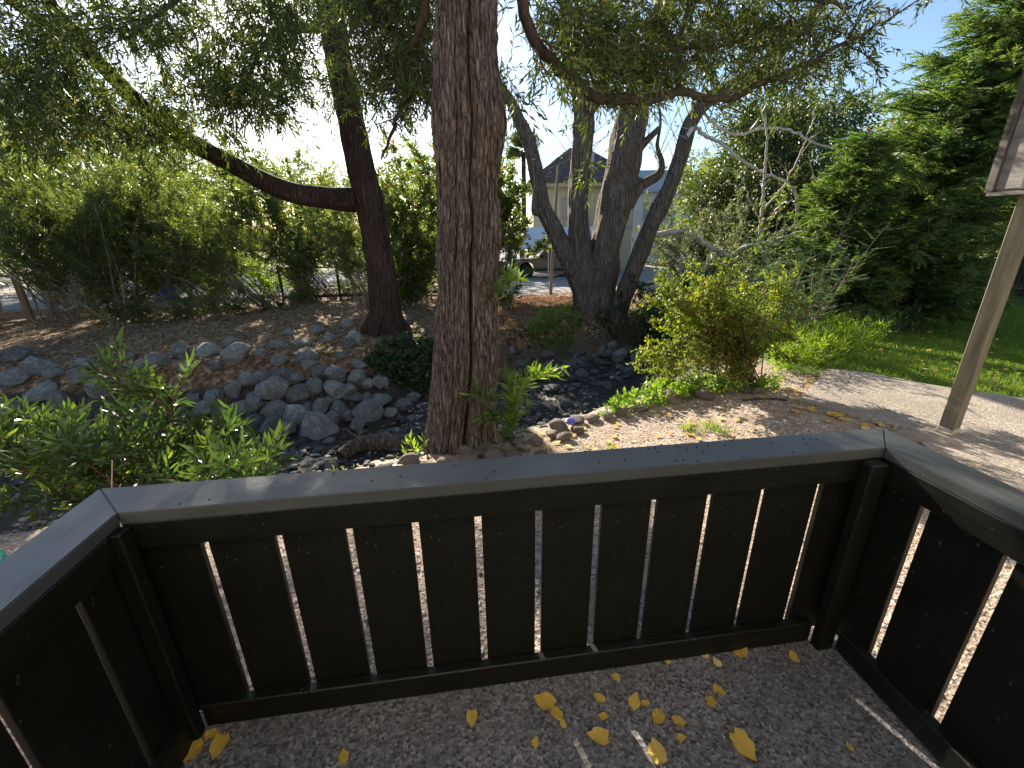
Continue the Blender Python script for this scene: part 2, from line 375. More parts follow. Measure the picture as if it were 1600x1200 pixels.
M['yellowtree'] = leaf_mat('yellow green leaves', [(0, (.10, .14, .02)), (.6, (.20, .24, .03)), (1, (.36, .33, .05))], .5)
M['conifer'] = leaf_mat('cedar sprays', [(0, (.04, .08, .032)), (.4, (.085, .145, .05)), (.8, (.14, .20, .058)), (1, (.25, .27, .08))], .48, .55, (1.1, 1.25, .5))
M['ivy'] = leaf_mat('ivy leaves', [(0, (.018, .05, .022)), (.6, (.04, .09, .032)), (1, (.10, .17, .05))], .3, .38)
M['grass'] = leaf_mat('grass blades', [(0, (.09, .16, .02)), (.6, (.18, .28, .035)), (1, (.32, .38, .08))], .55, .5)
M['palm'] = leaf_mat('palm blades', [(0, (.05, .08, .03)), (1, (.20, .22, .08))], .3)
M['litter'] = leaf_mat('dry fallen leaves', [(0, (.14, .085, .045)), (.4, (.36, .235, .135)), (.8, (.54, .39, .24)), (1, (.66, .54, .34))], .25, .7, (1.1, .9, .6))
M['yleaf'] = leaf_mat('yellow fallen leaf', [(0, (.60, .38, .06)), (.5, (.72, .53, .14)), (1, (.76, .62, .32))], .25, .5, (1.2, 1.0, .5))

# ================================================================== THE SETTING
def build_ground():
    n = 360; u = np.linspace(-1, 1, n); k = 6.2
    gx = 1200 * np.sinh(k * u) / math.sinh(k) ; gy = gx + 6.0
    X, Y = np.meshgrid(gx, gy, indexing='ij'); x = X.ravel(); y = Y.ravel()
    z, dn, df, r = height(x, y, True)
    # hollow under the deck slab and the path so nothing is coplanar
    g = Geo(); i, j = np.meshgrid(np.arange(n - 1), np.arange(n - 1), indexing='ij')
    a = (i * n + j).ravel(); g.add(np.stack([x, y, z], 1), np.stack([a, a + n, a + n + 1, a + 1], 1))
    o = g.build('ground', M['ground'], None, True); me = o.data
    lawn = smooth(-.5, .5, (x - 3.4) + (y - 5.4) * .15) * smooth(-.3, .3, -dn - .3) * smooth(3.4, 3.9, y + .21 * (x - 4))
    gravel = smooth(-.25, .1, -dn) * (1 - lawn)
    mud = smooth(.1, .9, dn) * smooth(.0, .8, df)
    wl = smooth(.35, .9, df) * smooth(-2.2, -1.2, x)
    earth = smooth(0, .3, df) * smooth(1.5, .2, df) * smooth(-2.0, -.6, x)
    mud = np.where((dn > 0) & (df > 0), np.maximum(mud, wl), 0)
    pave = smooth(18.6, 19.6, y - .3 * np.clip(x, -3, 4)) * smooth(0, 1, -df) * smooth(-4, -2, x)
    pave = np.maximum(pave, smooth(16.5, 17.5, y) * smooth(-9, -11, x) * smooth(0, 1, -df))
    for nm, arr in (('lawn', lawn), ('gravel', gravel), ('mud', mud), ('pave', pave), ('earth', earth)):
        at_ = me.attributes.new(nm, 'FLOAT', 'POINT'); at_.data.foreach_set('value', arr.astype(np.float32))
    tag(o, kind='structure'); return o
build_ground()

_wx, _wy = np.meshgrid(np.linspace(-16, 10, 80), np.linspace(-2, 24, 80), indexing='ij')
_a = (np.arange(79)[:, None] * 80 + np.arange(79)[None]).ravel()
_dn, _df = masks(_wx.ravel(), _wy.ravel()); _ok = (_dn > .3) & (_df > .3)
_q = np.stack([_a, _a + 80, _a + 81, _a + 1], 1); _q = _q[_ok[_q].all(1)]
g = Geo(); g.add(np.stack([_wx.ravel(), _wy.ravel(), np.full(6400, -2.36)], 1), _q)
tag(g.build('creek_water', M['water'], None, True), kind='structure')

DROT = math.radians(7.3); DC, DS = math.cos(DROT), math.sin(DROT)
def dk(x, y): return (x * DC - y * DS, x * DS + y * DC)
o = prism('deck_floor', [dk(-1.02, -1.6), dk(1.50, -1.6), dk(1.50, 1.16), dk(-1.02, 1.16)], -.16, 0, M['deck']); tag(o, kind='structure')
# concrete path at the right: an older slab with a broken corner
_pz = -.10
_pl = [onz(1249, 624, _pz), onz(1345, 652, _pz), onz(1412, 667, _pz), onz(1440, 690, _pz)]
path = [tuple(p[:2]) for p in _pl] + [(2.95, 2.45), (2.2, 1.2), (2.0, -1.5), (9.5, -1.5), (9.5, 2.9)] + [tuple(onz(x, y, _pz)[:2]) for x, y in ((1600, 622), (1450, 600), (1345, 580), (1292, 576))]
o = prism('path', path, -.3, _pz, M['slab']); tag(o, kind='structure')

# ================================================================== DECK RAILING
rail = thing('deck_railing', (0, 0, 0), 'dark olive painted wooden deck railing with flat boards and mitred cap', 'railing', rz=DROT)
ZC0, ZC1 = .813, .851
def capmesh(name, outline, m):
    bm = bmesh.new(); vv = [bm.verts.new((x, y, ZC0)) for x, y in outline]; f = bm.faces.new(vv)
    r = bmesh.ops.extrude_face_region(bm, geom=[f]); bmesh.ops.translate(bm, verts=[v for v in r['geom'] if isinstance(v, bmesh.types.BMVert)], vec=(0, 0, ZC1 - ZC0))
    bmesh.ops.recalc_face_normals(bm, faces=bm.faces); bmesh.ops.bevel(bm, geom=bm.edges[:], offset=.0028, segments=2, affect='EDGES')
    me = bpy.data.meshes.new(name); bm.to_mesh(me); bm.free(); me.materials.append(m); return link(name, me, rail)
e = .0012
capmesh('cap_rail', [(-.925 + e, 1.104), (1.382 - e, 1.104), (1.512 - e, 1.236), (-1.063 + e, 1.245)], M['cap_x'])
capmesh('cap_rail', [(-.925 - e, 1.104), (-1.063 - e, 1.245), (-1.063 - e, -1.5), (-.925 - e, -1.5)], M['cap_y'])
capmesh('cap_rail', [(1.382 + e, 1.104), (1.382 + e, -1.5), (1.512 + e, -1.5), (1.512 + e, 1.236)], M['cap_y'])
boxpart('top_rail', (-.93, 1.108, .727), (1.40, 1.1385, .812), M['paint_x'], rail)
boxpart('bottom_rail', (-.900, 1.1025, .004), (1.300, 1.1385, .099), M['paint_x'], rail, .004)
boxpart('top_rail', (-.9545, -1.5, .727), (-.925, 1.056, .812), M['paint_y'], rail)
boxpart('bottom_rail', (-.9545, -1.5, .004), (-.915, 1.056, .099), M['paint_y'], rail, .004)
boxpart('top_rail', (1.384, -1.5, .727), (1.4035, 1.10, .812), M['paint_y'], rail)
boxpart('bottom_rail', (1.366, -1.5, .012), (1.4035, 1.056, .099), M['paint_y'], rail, .004)
boxpart('corner_post', (-.950, 1.058, .0), (-.902, 1.1020, .8115), M['paint_z'], rail, .004)
boxpart('corner_post', (1.302, 1.060, .0), (1.365, 1.1005, .8115), M['paint_z'], rail, .004)
_bm = {}
def board(lo, hi):
    k = tuple(np.round(np.array(hi) - np.array(lo), 4))
    if k not in _bm: _bm[k] = box(k, .0025); _bm[k].materials.append(M['paint_z']); _bm[k].name = 'board'
    o = link('board', _bm[k], rail); o.location = tuple((np.array(lo) + np.array(hi)) / 2); return o
gaps = [-.763, -.560, -.358, -.1615, .032, .226, .4225, .614, .810, 1.0055, 1.2155]
edges = [-.955] + gaps + [1.405]
for i in range(len(edges) - 1):
    a_ = edges[i] + (.0115 if i else 0); b2 = edges[i + 1] - (.0115 if i < len(edges) - 2 else 0)
    board((a_, 1.140, .03), (b2, 1.161, .8115))
_yg = [1.176] + [.955 - .218 * k for k in range(12)]
for i in range(len(_yg) - 1):
    t = _yg[i] - (.008 if i else 0.001); bb = _yg[i + 1] + .008
    board((-.977, bb, .03), (-.956, t if i else 1.138, .8115))
_yg = [1.176] + [.957 - .218 * k for k in range(12)]
for i in range(len(_yg) - 1):
    t = _yg[i] - (.014 if i else 0.016); bb = _yg[i + 1] + .014
    board((1.405, bb, .03), (1.426, t, .8115))
# counterbored screw heads on the cap
sm = bpy.data.meshes.new('screw_head'); bm = bmesh.new(); bmesh.ops.create_cone(bm, cap_ends=True, segments=8, radius1=.0042, radius2=.0036, depth=.0022); bm.to_mesh(sm); bm.free()
sm.materials.append(plain('screw', (.012, .012, .012), .6))
rs = random.Random(4)
for k in range(34):
    x = rs.uniform(.45, 1.36) if k < 22 else rs.uniform(-.8, 1.3); y = rs.choice([1.125, 1.165, 1.20, 1.225]) + rs.uniform(-.01, .01)
    o = link('screw_head', sm, rail); o.location = (x, y, ZC1 + .0004)

# ================================================================== UNSEEN HOUSE WALL ADDED BEHIND THE CAMERA TO BOUNCE WARM SUN ONTO THE DECK
M['stucco'] = plain('warm white stucco', (.66, .62, .55), .9, var=.05)
bounce_wall = thing('unseen_bounce_wall', (*dk(2.0, -1.62), -.3), 'unseen warm white stucco wall with a glass door, added to bounce sunlight onto the deck', 'house', rz=DROT)
boxpart('wall', (-7, -.25, 0), (-3.1, 0, 5.6), M['stucco'], bounce_wall, 0); boxpart('wall', (-1.2, -.25, 0), (7, 0, 5.6), M['stucco'], bounce_wall, 0); boxpart('wall', (-3.098, -.25, 2.42), (-1.202, 0, 5.6), M['stucco'], bounce_wall, 0)
M['doorglass'] = plain('door glass', (.05, .06, .07), .08, spec=.6)
boxpart('door_glass', (-3.03, -.16, .42), (-1.27, -.14, 2.34), M['doorglass'], bounce_wall, 0)
for lo_, hi_ in (((-3.097, -.18, .30), (-3.032, -.08, 2.418)), ((-1.268, -.18, .30), (-1.203, -.08, 2.418)), ((-3.03, -.18, 2.342), (-1.27, -.08, 2.417)), ((-3.03, -.18, .30), (-1.27, -.08, .418)), ((-2.18, -.138, .42), (-2.12, -.1, 2.34))): boxpart('door_frame', lo_, hi_, M['stucco'], bounce_wall, .004)

# ================================================================== POST AND UPPER BALCONY AT THE RIGHT
M['post'] = wood_mat('weathered grey olive post', (.10, .09, .065), (.22, .20, .145), (25, 25, 2))
M['wallboard'] = wood_mat('weathered grey siding', (.14, .13, .125), (.30, .285, .275), (3, 3, 22), .85, .5)
pb = onz(1481, 673, _pz)
po = thing('porch_post', (pb[0], pb[1], _pz), 'weathered square wooden post standing on the concrete path', 'post', rz=math.radians(22))
boxpart('post_shaft', (-.05, -.05, .035), (.05, .05, 3.6), M['post'], po, .005)
boxpart('post_base', (-.054, -.054, 0), (.054, .054, .0345), plain('galvanised base', (.35, .34, .30), .6), po, .003)
bx = at(1545, 300, 3.45)
bal = thing('balcony_corner', (bx[0], bx[1], bx[2]), 'grey weathered board corner of an upper balcony above the post', 'balcony', rz=DROT)
M['darktrim'] = wood_mat('dark trim', (.05, .045, .04), (.12, .11, .10), (25, 25, 2))
for k in range(9):
    boxpart('siding_board', (.0, -.035 - k * .19 - .150, .012), (.022, -.035 - k * .19, 1.9), M['wallboard'], bal, .003)
    boxpart('batten', (-.012, -.037 - k * .19 - .187, .004), (.026, -.037 - k * .19 - .152, 1.9), M['wallboard'] if k % 2 else M['darktrim'], bal, .002)
boxpart('corner_trim', (-.018, -.033, -.004), (.03, .02, 1.9), M['darktrim'], bal, .002)
boxpart('end_panel', (.032, -.02, .006), (1.6, .015, 1.9), M['wallboard'], bal, .002)
boxpart('soffit', (.03, -1.75, .02), (1.6, -.024, .05), M['wallboard'], bal, .002)
boxpart('bottom_trim', (-.02, -1.75, -.03), (.03, -.001, -.006), M['wallboard'], bal, .002)
# broken concrete lump at the post's foot
g = Geo()
def rockmesh(name, seed, sub=3, flat=1.0, cuts=7, m=None, rough=.22):
    r = np.random.default_rng(seed); bm = bmesh.new(); bmesh.ops.create_icosphere(bm, subdivisions=sub, radius=1.0)
    V = np.array([v.co[:] for v in bm.verts])
    for c in range(cuts):
        nn = nrm(r.normal(size=3)); d = r.uniform(.55, .84); h = V @ nn; V = V - np.outer(np.clip(h - d, 0, None), nn) * (1.0 if sub > 3 else .95)
    V *= 1 + rough * (fbm(V[:, 0] * 1.4 + V[:, 2] * .7 + seed, V[:, 1] * 1.4 - V[:, 2] + seed, 4, seed % 7)[:, None] - .47)
    if sub > 3: V *= 1 + .07 * (fbm(V[:, 0] * 5 + V[:, 2] * 3 + seed, V[:, 1] * 5 - V[:, 2] * 4, 3, seed % 5)[:, None] - .47)
    V[:, 2] *= flat
    for v, c in zip(bm.verts, V): v.co = c
    me = bpy.data.meshes.new(name); bm.to_mesh(me); bm.free()
    for p in me.polygons: p.use_smooth = sub >= 3
    me.materials.append(m); return me
lump = rockmesh('concrete_lump', 91, 3, .35, 8, M['slab'], .3)
pp = onz(1452, 688, _pz - .02)
o = link('concrete_lump', lump); o.location = tuple(pp); o.scale = (.26, .13, .22); o.rotation_euler = (0, 0, math.radians(-38))
tag(o, 'broken lump of concrete at the edge of the path beside the post', 'rubble')

# ================================================================== STONES
BOULD = [rockmesh('boulder', 10 + k, 4, .78, 17, M['boulder'], .2) for k in range(8)]
SMALL = [rockmesh('creek_stone', 40 + k, 2, .42, 11, M['creekstone']) for k in range(8)]
COBB = [rockmesh('cobble', 70 + k, 3, .5, 5, M['cobble'], .5) for k in range(5)]
rs = random.Random(11)
def stone(name, meshes, p, w, parent=None, sink=.3, asp=None):
    o = bpy.data.objects.new(name, rs.choice(meshes)); COL.objects.link(o)
    a = asp or rs.uniform(.75, 1.0); s = w * .55
    o.scale = (s, s * a, s * rs.uniform(.8, 1.15)); o.rotation_euler = (rs.uniform(-.3, .3), rs.uniform(-.3, .3), rs.uniform(0, 6.28))
    o.location = (p[0], p[1], p[2] + s * (.62 - sink))
    if parent is not None: o.parent = parent; o.location = Vector(o.location) - parent.location
    return o
loose = [(29, 560, 38), (62, 572, 42), (22, 596, 48), (86, 584, 28), (137, 572, 36), (132, 593, 46), (205, 558, 24), (219, 577, 36), (249, 562, 36), (284, 553, 40), (325, 549, 42), (372, 556, 42),
         (291, 577, 28), (162, 609, 46), (65, 617, 46), (437, 541, 30), (476, 538, 26), (480, 557, 36), (439, 564, 34), (451, 522, 24), (495, 518, 26), (513, 532, 26), (542, 508, 22), (544, 539, 30), (535, 557, 26),
         (364, 537, 30), (552, 532, 36), (590, 512, 22), (640, 500, 18), (100, 630, 40), (200, 600, 30), (340, 572, 26), (408, 552, 24), (12, 640, 44), (30, 680, 40), (20, 720, 46), (62, 650, 30)]
for x, y, w in loose:
    p = hit(x, y + w * .12); s = stone('bank_boulder', BOULD, p, w * scale_at(p), None, .32)
    tag(s, 'angular blue grey boulder lying in the leaf litter of the bank', 'boulder', 'loose boulders along the far bank')
wb = hit(480, 660)
wallt = thing('boulder_wall', wb, 'dry stacked retaining wall of angular blue grey boulders above the creek', 'stone wall')
wst = [(443, 585, 38), (483, 571, 32), (364, 609, 34), (339, 622, 32), (401, 631, 38), (430, 609, 52), (465, 618, 38), (492, 602, 34), (525, 587, 38), (527, 609, 38), (500, 634, 36), (530, 639, 34), (434, 641, 44), (464, 650, 48),
       (497, 668, 66), (513, 625, 20), (388, 595, 32), (425, 670, 40), (556, 592, 34), (554, 623, 28), (594, 625, 34), (629, 634, 32), (575, 648, 48), (514, 661, 36), (575, 622, 24), (410, 590, 30), (460, 592, 30), (375, 640, 36), (400, 660, 36),
       (545, 652, 30), (610, 645, 28), (560, 570, 28), (500, 580, 26), (350, 650, 36), (320, 640, 34), (380, 670, 36), (300, 625, 30), (575, 598, 26), (300, 660, 34), (330, 675, 36), (270, 650, 30), (545, 610, 24), (480, 640, 28), (450, 670, 34), (595, 600, 26), (560, 665, 30), (645, 620, 26)]
for x, y, w in wst:
    p = hit(x, y + w * .1); stone('stone', BOULD, p, w * scale_at(p) * 1.06, wallt, .42)
for x, y, w in [(955, 543, 24), (967, 556, 24), (951, 554, 22), (993, 564, 22), (940, 548, 16), (980, 548, 18), (985, 572, 16), (1010, 560, 18), (800, 548, 14), (1000, 545, 16)]:
    p = hit(x, y + w * .1); s = stone('creek_boulder', BOULD, p, w * scale_at(p), None, .3)
    tag(s, 'pale angular boulder at the toe of the bank below the grey trunks', 'boulder', 'boulders at the foot of the bank')
# creek stones: the bigger ones single, the gravel as one mass
cand = []
rr = np.random.default_rng(21)
def inpoly(x, y, poly):
    c = False; j = len(poly) - 1
    for i in range(len(poly)):
        if (poly[i][1] > y) != (poly[j][1] > y) and x < (poly[j][0] - poly[i][0]) * (y - poly[i][1]) / (poly[j][1] - poly[i][1]) + poly[i][0]: c = not c
        j = i
    return c
CP = [(400, 705), (520, 690), (640, 650), (700, 600), (800, 560), (960, 552), (1012, 585), (1010, 610), (890, 650), (800, 690), (660, 745), (400, 755)]
while len(cand) < 290:
    x, y = rr.uniform(400, 1012), rr.uniform(550, 755)
    if not inpoly(x, y, CP) or (670 < x < 775): continue
    if inpoly(x, y, [(835, 612), (900, 615), (985, 600), (1000, 608), (890, 635), (845, 630)]) and rr.random() < .75: continue
    cand.append((x, y))
big = 0; gg = Geo(); tmpl = []
for m_ in SMALL[:4]:
    V = np.array([v.co[:] for v in m_.vertices]); Fc = np.array([p.vertices[:] for p in m_.polygons]); tmpl.append((V, Fc))
pebbleT = []
for k in range(4):
    bm = bmesh.new(); bmesh.ops.create_icosphere(bm, subdivisions=1, radius=1.0); V = np.array([v.co[:] for v in bm.verts]); V *= 1 + .25 * (rr.random((len(V), 1)) - .5); V[:, 2] *= .5
    pebbleT.append((V, np.array([[v.index for v in f.verts] for f in bm.faces]))); bm.free()
for x, y in cand:
    p = hit(x, y); w = float(np.clip(rr.lognormal(2.55, .38), 7, 30)) * scale_at(p) * (.75 if y > 650 else 1)
    s = stone('creek_stone', SMALL, p, w, None, .34); tag(s, 'flat grey stone lying on the wet creek bed', 'stone', 'stones on the creek bed')
def scatter_pebbles(name, n, xr, yr, test, size, m, sq=.5):
    x = rr.uniform(*xr, n); y = rr.uniform(*yr, n); d1, d2 = masks(x, y); z = height(x, y); k = test(x, y, z, d1, d2); x, y, z = x[k], y[k], z[k]
    gq = Geo(); which = rr.integers(0, 4, len(x))
    for t in range(4):
        V, Fc = pebbleT[t]; i = which == t; c = i.sum()
        if not c: continue
        s = rr.lognormal(math.log(size), .4, c); a = rr.uniform(0, 6.28, c)
        W = np.empty((c, len(V), 3)); sx = s * rr.uniform(.7, 1.2, c)
        W[..., 0] = (V[None, :, 0] * np.cos(a)[:, None] - V[None, :, 1] * np.sin(a)[:, None]) * s[:, None] + x[i][:, None]
        W[..., 1] = (V[None, :, 0] * np.sin(a)[:, None] + V[None, :, 1] * np.cos(a)[:, None]) * sx[:, None] + y[i][:, None]
        W[..., 2] = V[None, :, 2] * s[:, None] + z[i][:, None] + s[:, None] * .2
        fo = (Fc[None] + (np.arange(c) * len(V))[:, None, None]).reshape(-1, 3)
        gq.add(W.reshape(-1, 3), fo, np.repeat(rr.random(c), len(V)))
    return gq.build(name, m)
def speckle(name, stops, rough=.75):
    m, nt, b = mat(name); a = N(nt, 'ShaderNodeAttribute', attribute_name='rnd'); nt.links.new(ramp(nt, a.outputs['Fac'], stops), b.inputs['Base Color']); b.inputs['Roughness'].default_value = rough; return m
o = scatter_pebbles('creek_gravel', 12000, (-8.5, 5.5), (3.2, 14.2), lambda x, y, z, d1, d2: (d1 > .5) & (d2 > .1) & (z < -1.6) & (fbm(x * 1.1, y * 1.1, 3, 8) > .36), .032, speckle('creek pebbles', [(0, (.05, .05, .05)), (.6, (.17, .17, .165)), (1, (.42, .41, .38))]))
tag(o, 'small dark pebbles and gravel covering the creek bed', 'gravel', kind='stuff')
o = scatter_pebbles('yard_gravel', 14000, (-3, 4.4), (.9, 5.2), lambda x, y, z, d1, d2: (d1 < -.02) & ~((np.abs(x * DC + y * DS - .24) < 1.28) & (y * DC - x * DS < 1.18)) & ((x < 2.7) | (y > 4.1 + .0 * x)), .0075, speckle('yard pebbles', [(0, (.14, .10, .08)), (.5, (.36, .29, .23)), (1, (.60, .53, .46))]))
tag(o, 'pinkish beige pea gravel spread around the deck', 'gravel', kind='stuff')
# cobble edging on the crest
cob = [(640, 722, 30), (668, 735, 34), (700, 728, 32), (735, 722, 36), (724, 706, 30), (752, 700, 28), (770, 716, 30), (800, 714, 28), (790, 700, 22), (812, 722, 26), (810, 692, 26), (818, 702, 24), (838, 690, 26), (862, 681, 22), (880, 684, 26), (872, 667, 30), (901, 674, 22),
       (900, 658, 24), (925, 655, 24), (948, 650, 22), (972, 645, 24), (1000, 640, 22), (1045, 625, 40), (1012, 633, 20), (1070, 622, 24), (1100, 620, 30), (1135, 613, 26), (1160, 610, 24), (1180, 612, 20), (760, 732, 30), (735, 738, 30), (690, 748, 26), (790, 736, 26), (845, 712, 20), (780, 688, 22), (745, 712, 24)]
for k, (x, y, w) in enumerate(cob):
    p = hit(x, y + 3); s = stone('cobble', COBB, p, w * scale_at(p), None, .22)
    tag(s, 'rounded brown river cobble in the edging of the gravel', 'stone', 'cobbles edging the gravel')
p = hit(890, 670); s = stone('painted_stone', COBB, p, 20 * scale_at(p), None, 0); s.data = s.data.copy(); s.data.materials[0] = M['bluestone']
s.location.z += .03; tag(s, 'small stone painted violet blue among the brown cobbles', 'stone')
# drift log in the creek
lg, lr = resample([hit(532, 722), hit(560, 706), hit(600, 701), hit(650, 700)], [.10, .15, .17, .15], .08); lg[:, 2] += .12
g = Geo(); tube(g, lg, lr, 14, rough=.4, seed=4); base = lg[0].copy()
lo = thing('drift_log', base, 'weathered grey log lying across the creek bed behind the railing', 'log'); sub(g, base).build('log_body', M['bark_grey'], lo, True)
g = Geo(); q = hit(560, 705); q[2] += .2
tube(g, [q, q + (.12, .1, .25), q + (.3, .2, .55)], [.012, .009, .004], 5); tube(g, [q + (.05, 0, .05), q + (-.2, .1, .2), q + (-.3, .0, .25)], [.012, .008, .004], 5)
sub(g, base).build('broken_twig', M['stem'], lo, True)

# ================================================================== VEGETATION TOOLKIT
def add_leaves(geo, P, D, L, W, rnd, r, six=False, flat=0.0, curl=.15):
    n = len(P); D = nrm(D)
    ref = nrm(r.normal(size=(n, 3)) + np.array([0, 0, flat])[None])
    S = nrm(np.cross(D, ref)); Nn = np.cross(S, D)
    L = np.broadcast_to(L, (n,))[:, None]; W = np.broadcast_to(W, (n,))[:, None] * .5
    if six:
        t1 = P + D * L * .33 + Nn * L * curl * .4; t2 = P + D * L * .7 + Nn * L * curl * .35
        V = np.stack([P, t1 - S * W + Nn * W * .3, t1 + S * W + Nn * W * .3, t2 - S * W * .72 + Nn * W * .2, t2 + S * W * .72 + Nn * W * .2, P + D * L - Nn * L * curl * .1], 1)
        o = (np.arange(n) * 6)[:, None]
        geo.add(V.reshape(-1, 3), np.concatenate([np.array([[0, 2, 1]]) + o, np.array([[3, 4, 5]]) + o]), np.repeat(rnd, 6))
        k = geo.n - n * 6
        geo.f.append(np.array([[1, 2, 4, 3]]) + o + k); geo.m.append(np.zeros(n, int))
    else:
        mid = P + D * L * .45 + Nn * L * curl * .3
        V = np.stack([P, mid - S * W, P + D * L, mid + S * W], 1); o = (np.arange(n) * 4)[:, None]
        geo.add(V.reshape(-1, 3), np.concatenate([np.array([[0, 1, 2]]) + o, np.array([[0, 2, 3]]) + o]), np.repeat(rnd, 4))
def add_twigs(geo, A, B, ra, rb):
    n = len(A); D = nrm(B - A); ref = np.where(np.abs(D[:, 2:3]) < .9, np.array([[0, 0, 1.0]]), np.array([[1.0, 0, 0]])); U = nrm(np.cross(D, ref)); W = np.cross(D, U)
    a = np.array([0, 2.094, 4.189]); ring = np.cos(a)[None, :, None] * U[:, None] + np.sin(a)[None, :, None] * W[:, None]
    V = np.concatenate([A[:, None] + ring * ra, B[:, None] + ring * rb], 1); o = (np.arange(n) * 6)[:, None]
    q = np.concatenate([np.array([[0, 1, 4, 3]]) + o, np.array([[1, 2, 5, 4]]) + o, np.array([[2, 0, 3, 5]]) + o]); geo.add(V.reshape(-1, 3), q)
def sample(polys, n, start, r):
    """n points along a set of polylines beyond fraction start -> points, tangents"""
    segs = []; 
    for p in polys:
        p = np.asarray(p); k = max(1, int(len(p) * start)); 
        for a, b in zip(p[k - 1:-1], p[k:]): segs.append((a, b))
    A = np.array([s[0] for s in segs]); B = np.array([s[1] for s in segs]); L = np.linalg.norm(B - A, axis=1)
    i = r.choice(len(A), n, p=L / L.sum()); t = r.random(n)[:, None]
    return A[i] * (1 - t) + B[i] * t, nrm(B[i] - A[i])
def sprays(leaf, twig, O, D, tl, k, ll, lw, r, spread=.7, droop=.25, six=False, tipbias=0.0, flat=0.0, rlo=0.0, rhi=1.0, clump=.6):
    n = len(O); tl = tl * r.uniform(.6, 1.35, n); D = nrm(D)
    ref = nrm(r.normal(size=(n, 3))); U = nrm(np.cross(D, ref)); W = np.cross(D, U)
    base = r.random(n)
    if twig is not None:
        add_twigs(twig, O, O + D * tl[:, None] * .55 + np.array([0, 0, -1]) * (droop * tl * .2)[:, None], .0035, .002)
    for j in range(k):
        t = (j + .6 + r.uniform(-.3, .3, n)) / k; t = t ** (1 - tipbias)
        p = O + D * (tl * t)[:, None] + np.array([0, 0, -1])[None] * (droop * tl * t * t * .6)[:, None]
        a = j * 2.4 + r.uniform(-.5, .5, n); s = spread * r.uniform(.7, 1.3, n) * (1.15 - .6 * t)
        d = D * np.cos(s)[:, None] + (U * np.cos(a)[:, None] + W * np.sin(a)[:, None]) * np.sin(s)[:, None] + np.array([0, 0, -1])[None] * droop * .7
        rv = np.clip(rlo + (rhi - rlo) * (clump * base + (1 - clump) * r.random(n)), 0, 1)
        rv = np.where(r.random(n) < .012, 1.0, rv * .95)
        add_leaves(leaf, p, d, ll * r.uniform(.65, 1.25, n), lw * r.uniform(.8, 1.2, n), rv, r, six, flat)
def arch(base, dir0, length, r, droop=.5, steps=9, wob=.12):
    p = np.array(base, float); d = nrm(np.array(dir0, float)); out = [p.copy()]; st = length / steps
    for i in range(steps):
        d = nrm(d + np.array([0, 0, -1]) * droop * st * .35 + r.normal(size=3) * wob * .5); p = p + d * st; out.append(p.copy())
    return np.array(out)
def limbs(polys, n, r, start=.35, length=1.2, up=.35, spread=.9, droop=.25, steps=6):
    O, T = sample(polys, n, start, r); out = []
    for o, t in zip(O, T):
        s = nrm(r.normal(size=3)); s = nrm(s - t * (s @ t)); d = nrm(t * math.cos(spread) + s * math.sin(spread) + np.array([0, 0, up])); out.append(arch(o, d, length * r.uniform(.5, 1.3), r, droop, steps))
    return out
def tubes(geo, polys, r0, r1, sides=5):
    for p in polys: tube(geo, p, np.linspace(r0, r1, len(p)), sides, cap=False)
def finish(name, base, label, cat, parts, group=None):
    """parts: list of (part name, Geo, material, stuff?)"""
    t = thing(name, base, label, cat, group)
    for pn, g_, m_, st in parts:
        if not g_.v: continue
        o = sub(g_, base).build(pn, m_, t, not st)
        if st: o['kind'] = 'stuff'
    return t

def shrub(name, base, label, cat, seed, nst, height_, lean, fan, m_leaf, m_stem, ll, lw, ntw, k, tl, droop=.5, start=.3, six=False, sd=.2, sub_n=3, group=None, spread=.7, stem_r=.02, flat=0, rlo=0, rhi=1, leafname='leaves', tw=True, ldroop=.25):
    r = np.random.default_rng(seed); base = np.array(base, float); st = []; 
    for i in range(nst):
        a = r.uniform(0, 2 * np.pi); f = fan * math.sqrt(r.random())
        d = nrm(np.array([math.cos(a) * f, math.sin(a) * f, 1.0]) + np.array(lean)); b = base + np.array([r.normal() * sd, r.normal() * sd, 0]); b[2] = hz(b[0], b[1]) - .03
        st.append(arch(b, d, height_ * r.uniform(.7, 1.15), r, droop))
    br = limbs(st, nst * sub_n, r, max(.15, start - .1), height_ * .38, .25, .75, droop)
    g1 = Geo(); tubes(g1, st, stem_r, stem_r * .25, 6); tubes(g1, br, stem_r * .4, stem_r * .12, 4)
    O, T = sample(st + br + br, ntw, start, r); D = nrm(T * .7 + r.normal(size=T.shape) * .55 + np.array([0, 0, .25]))
    g2 = Geo(); sprays(g2, g1 if tw else None, O, D, tl, k, ll, lw, r, spread, ldroop, six, flat=flat, rlo=rlo, rhi=rhi)
    return finish(name, (base[0], base[1], hz(base[0], base[1])), label, cat, [('stems', g1, m_stem, False), (leafname, g2, m_leaf, True)], group)

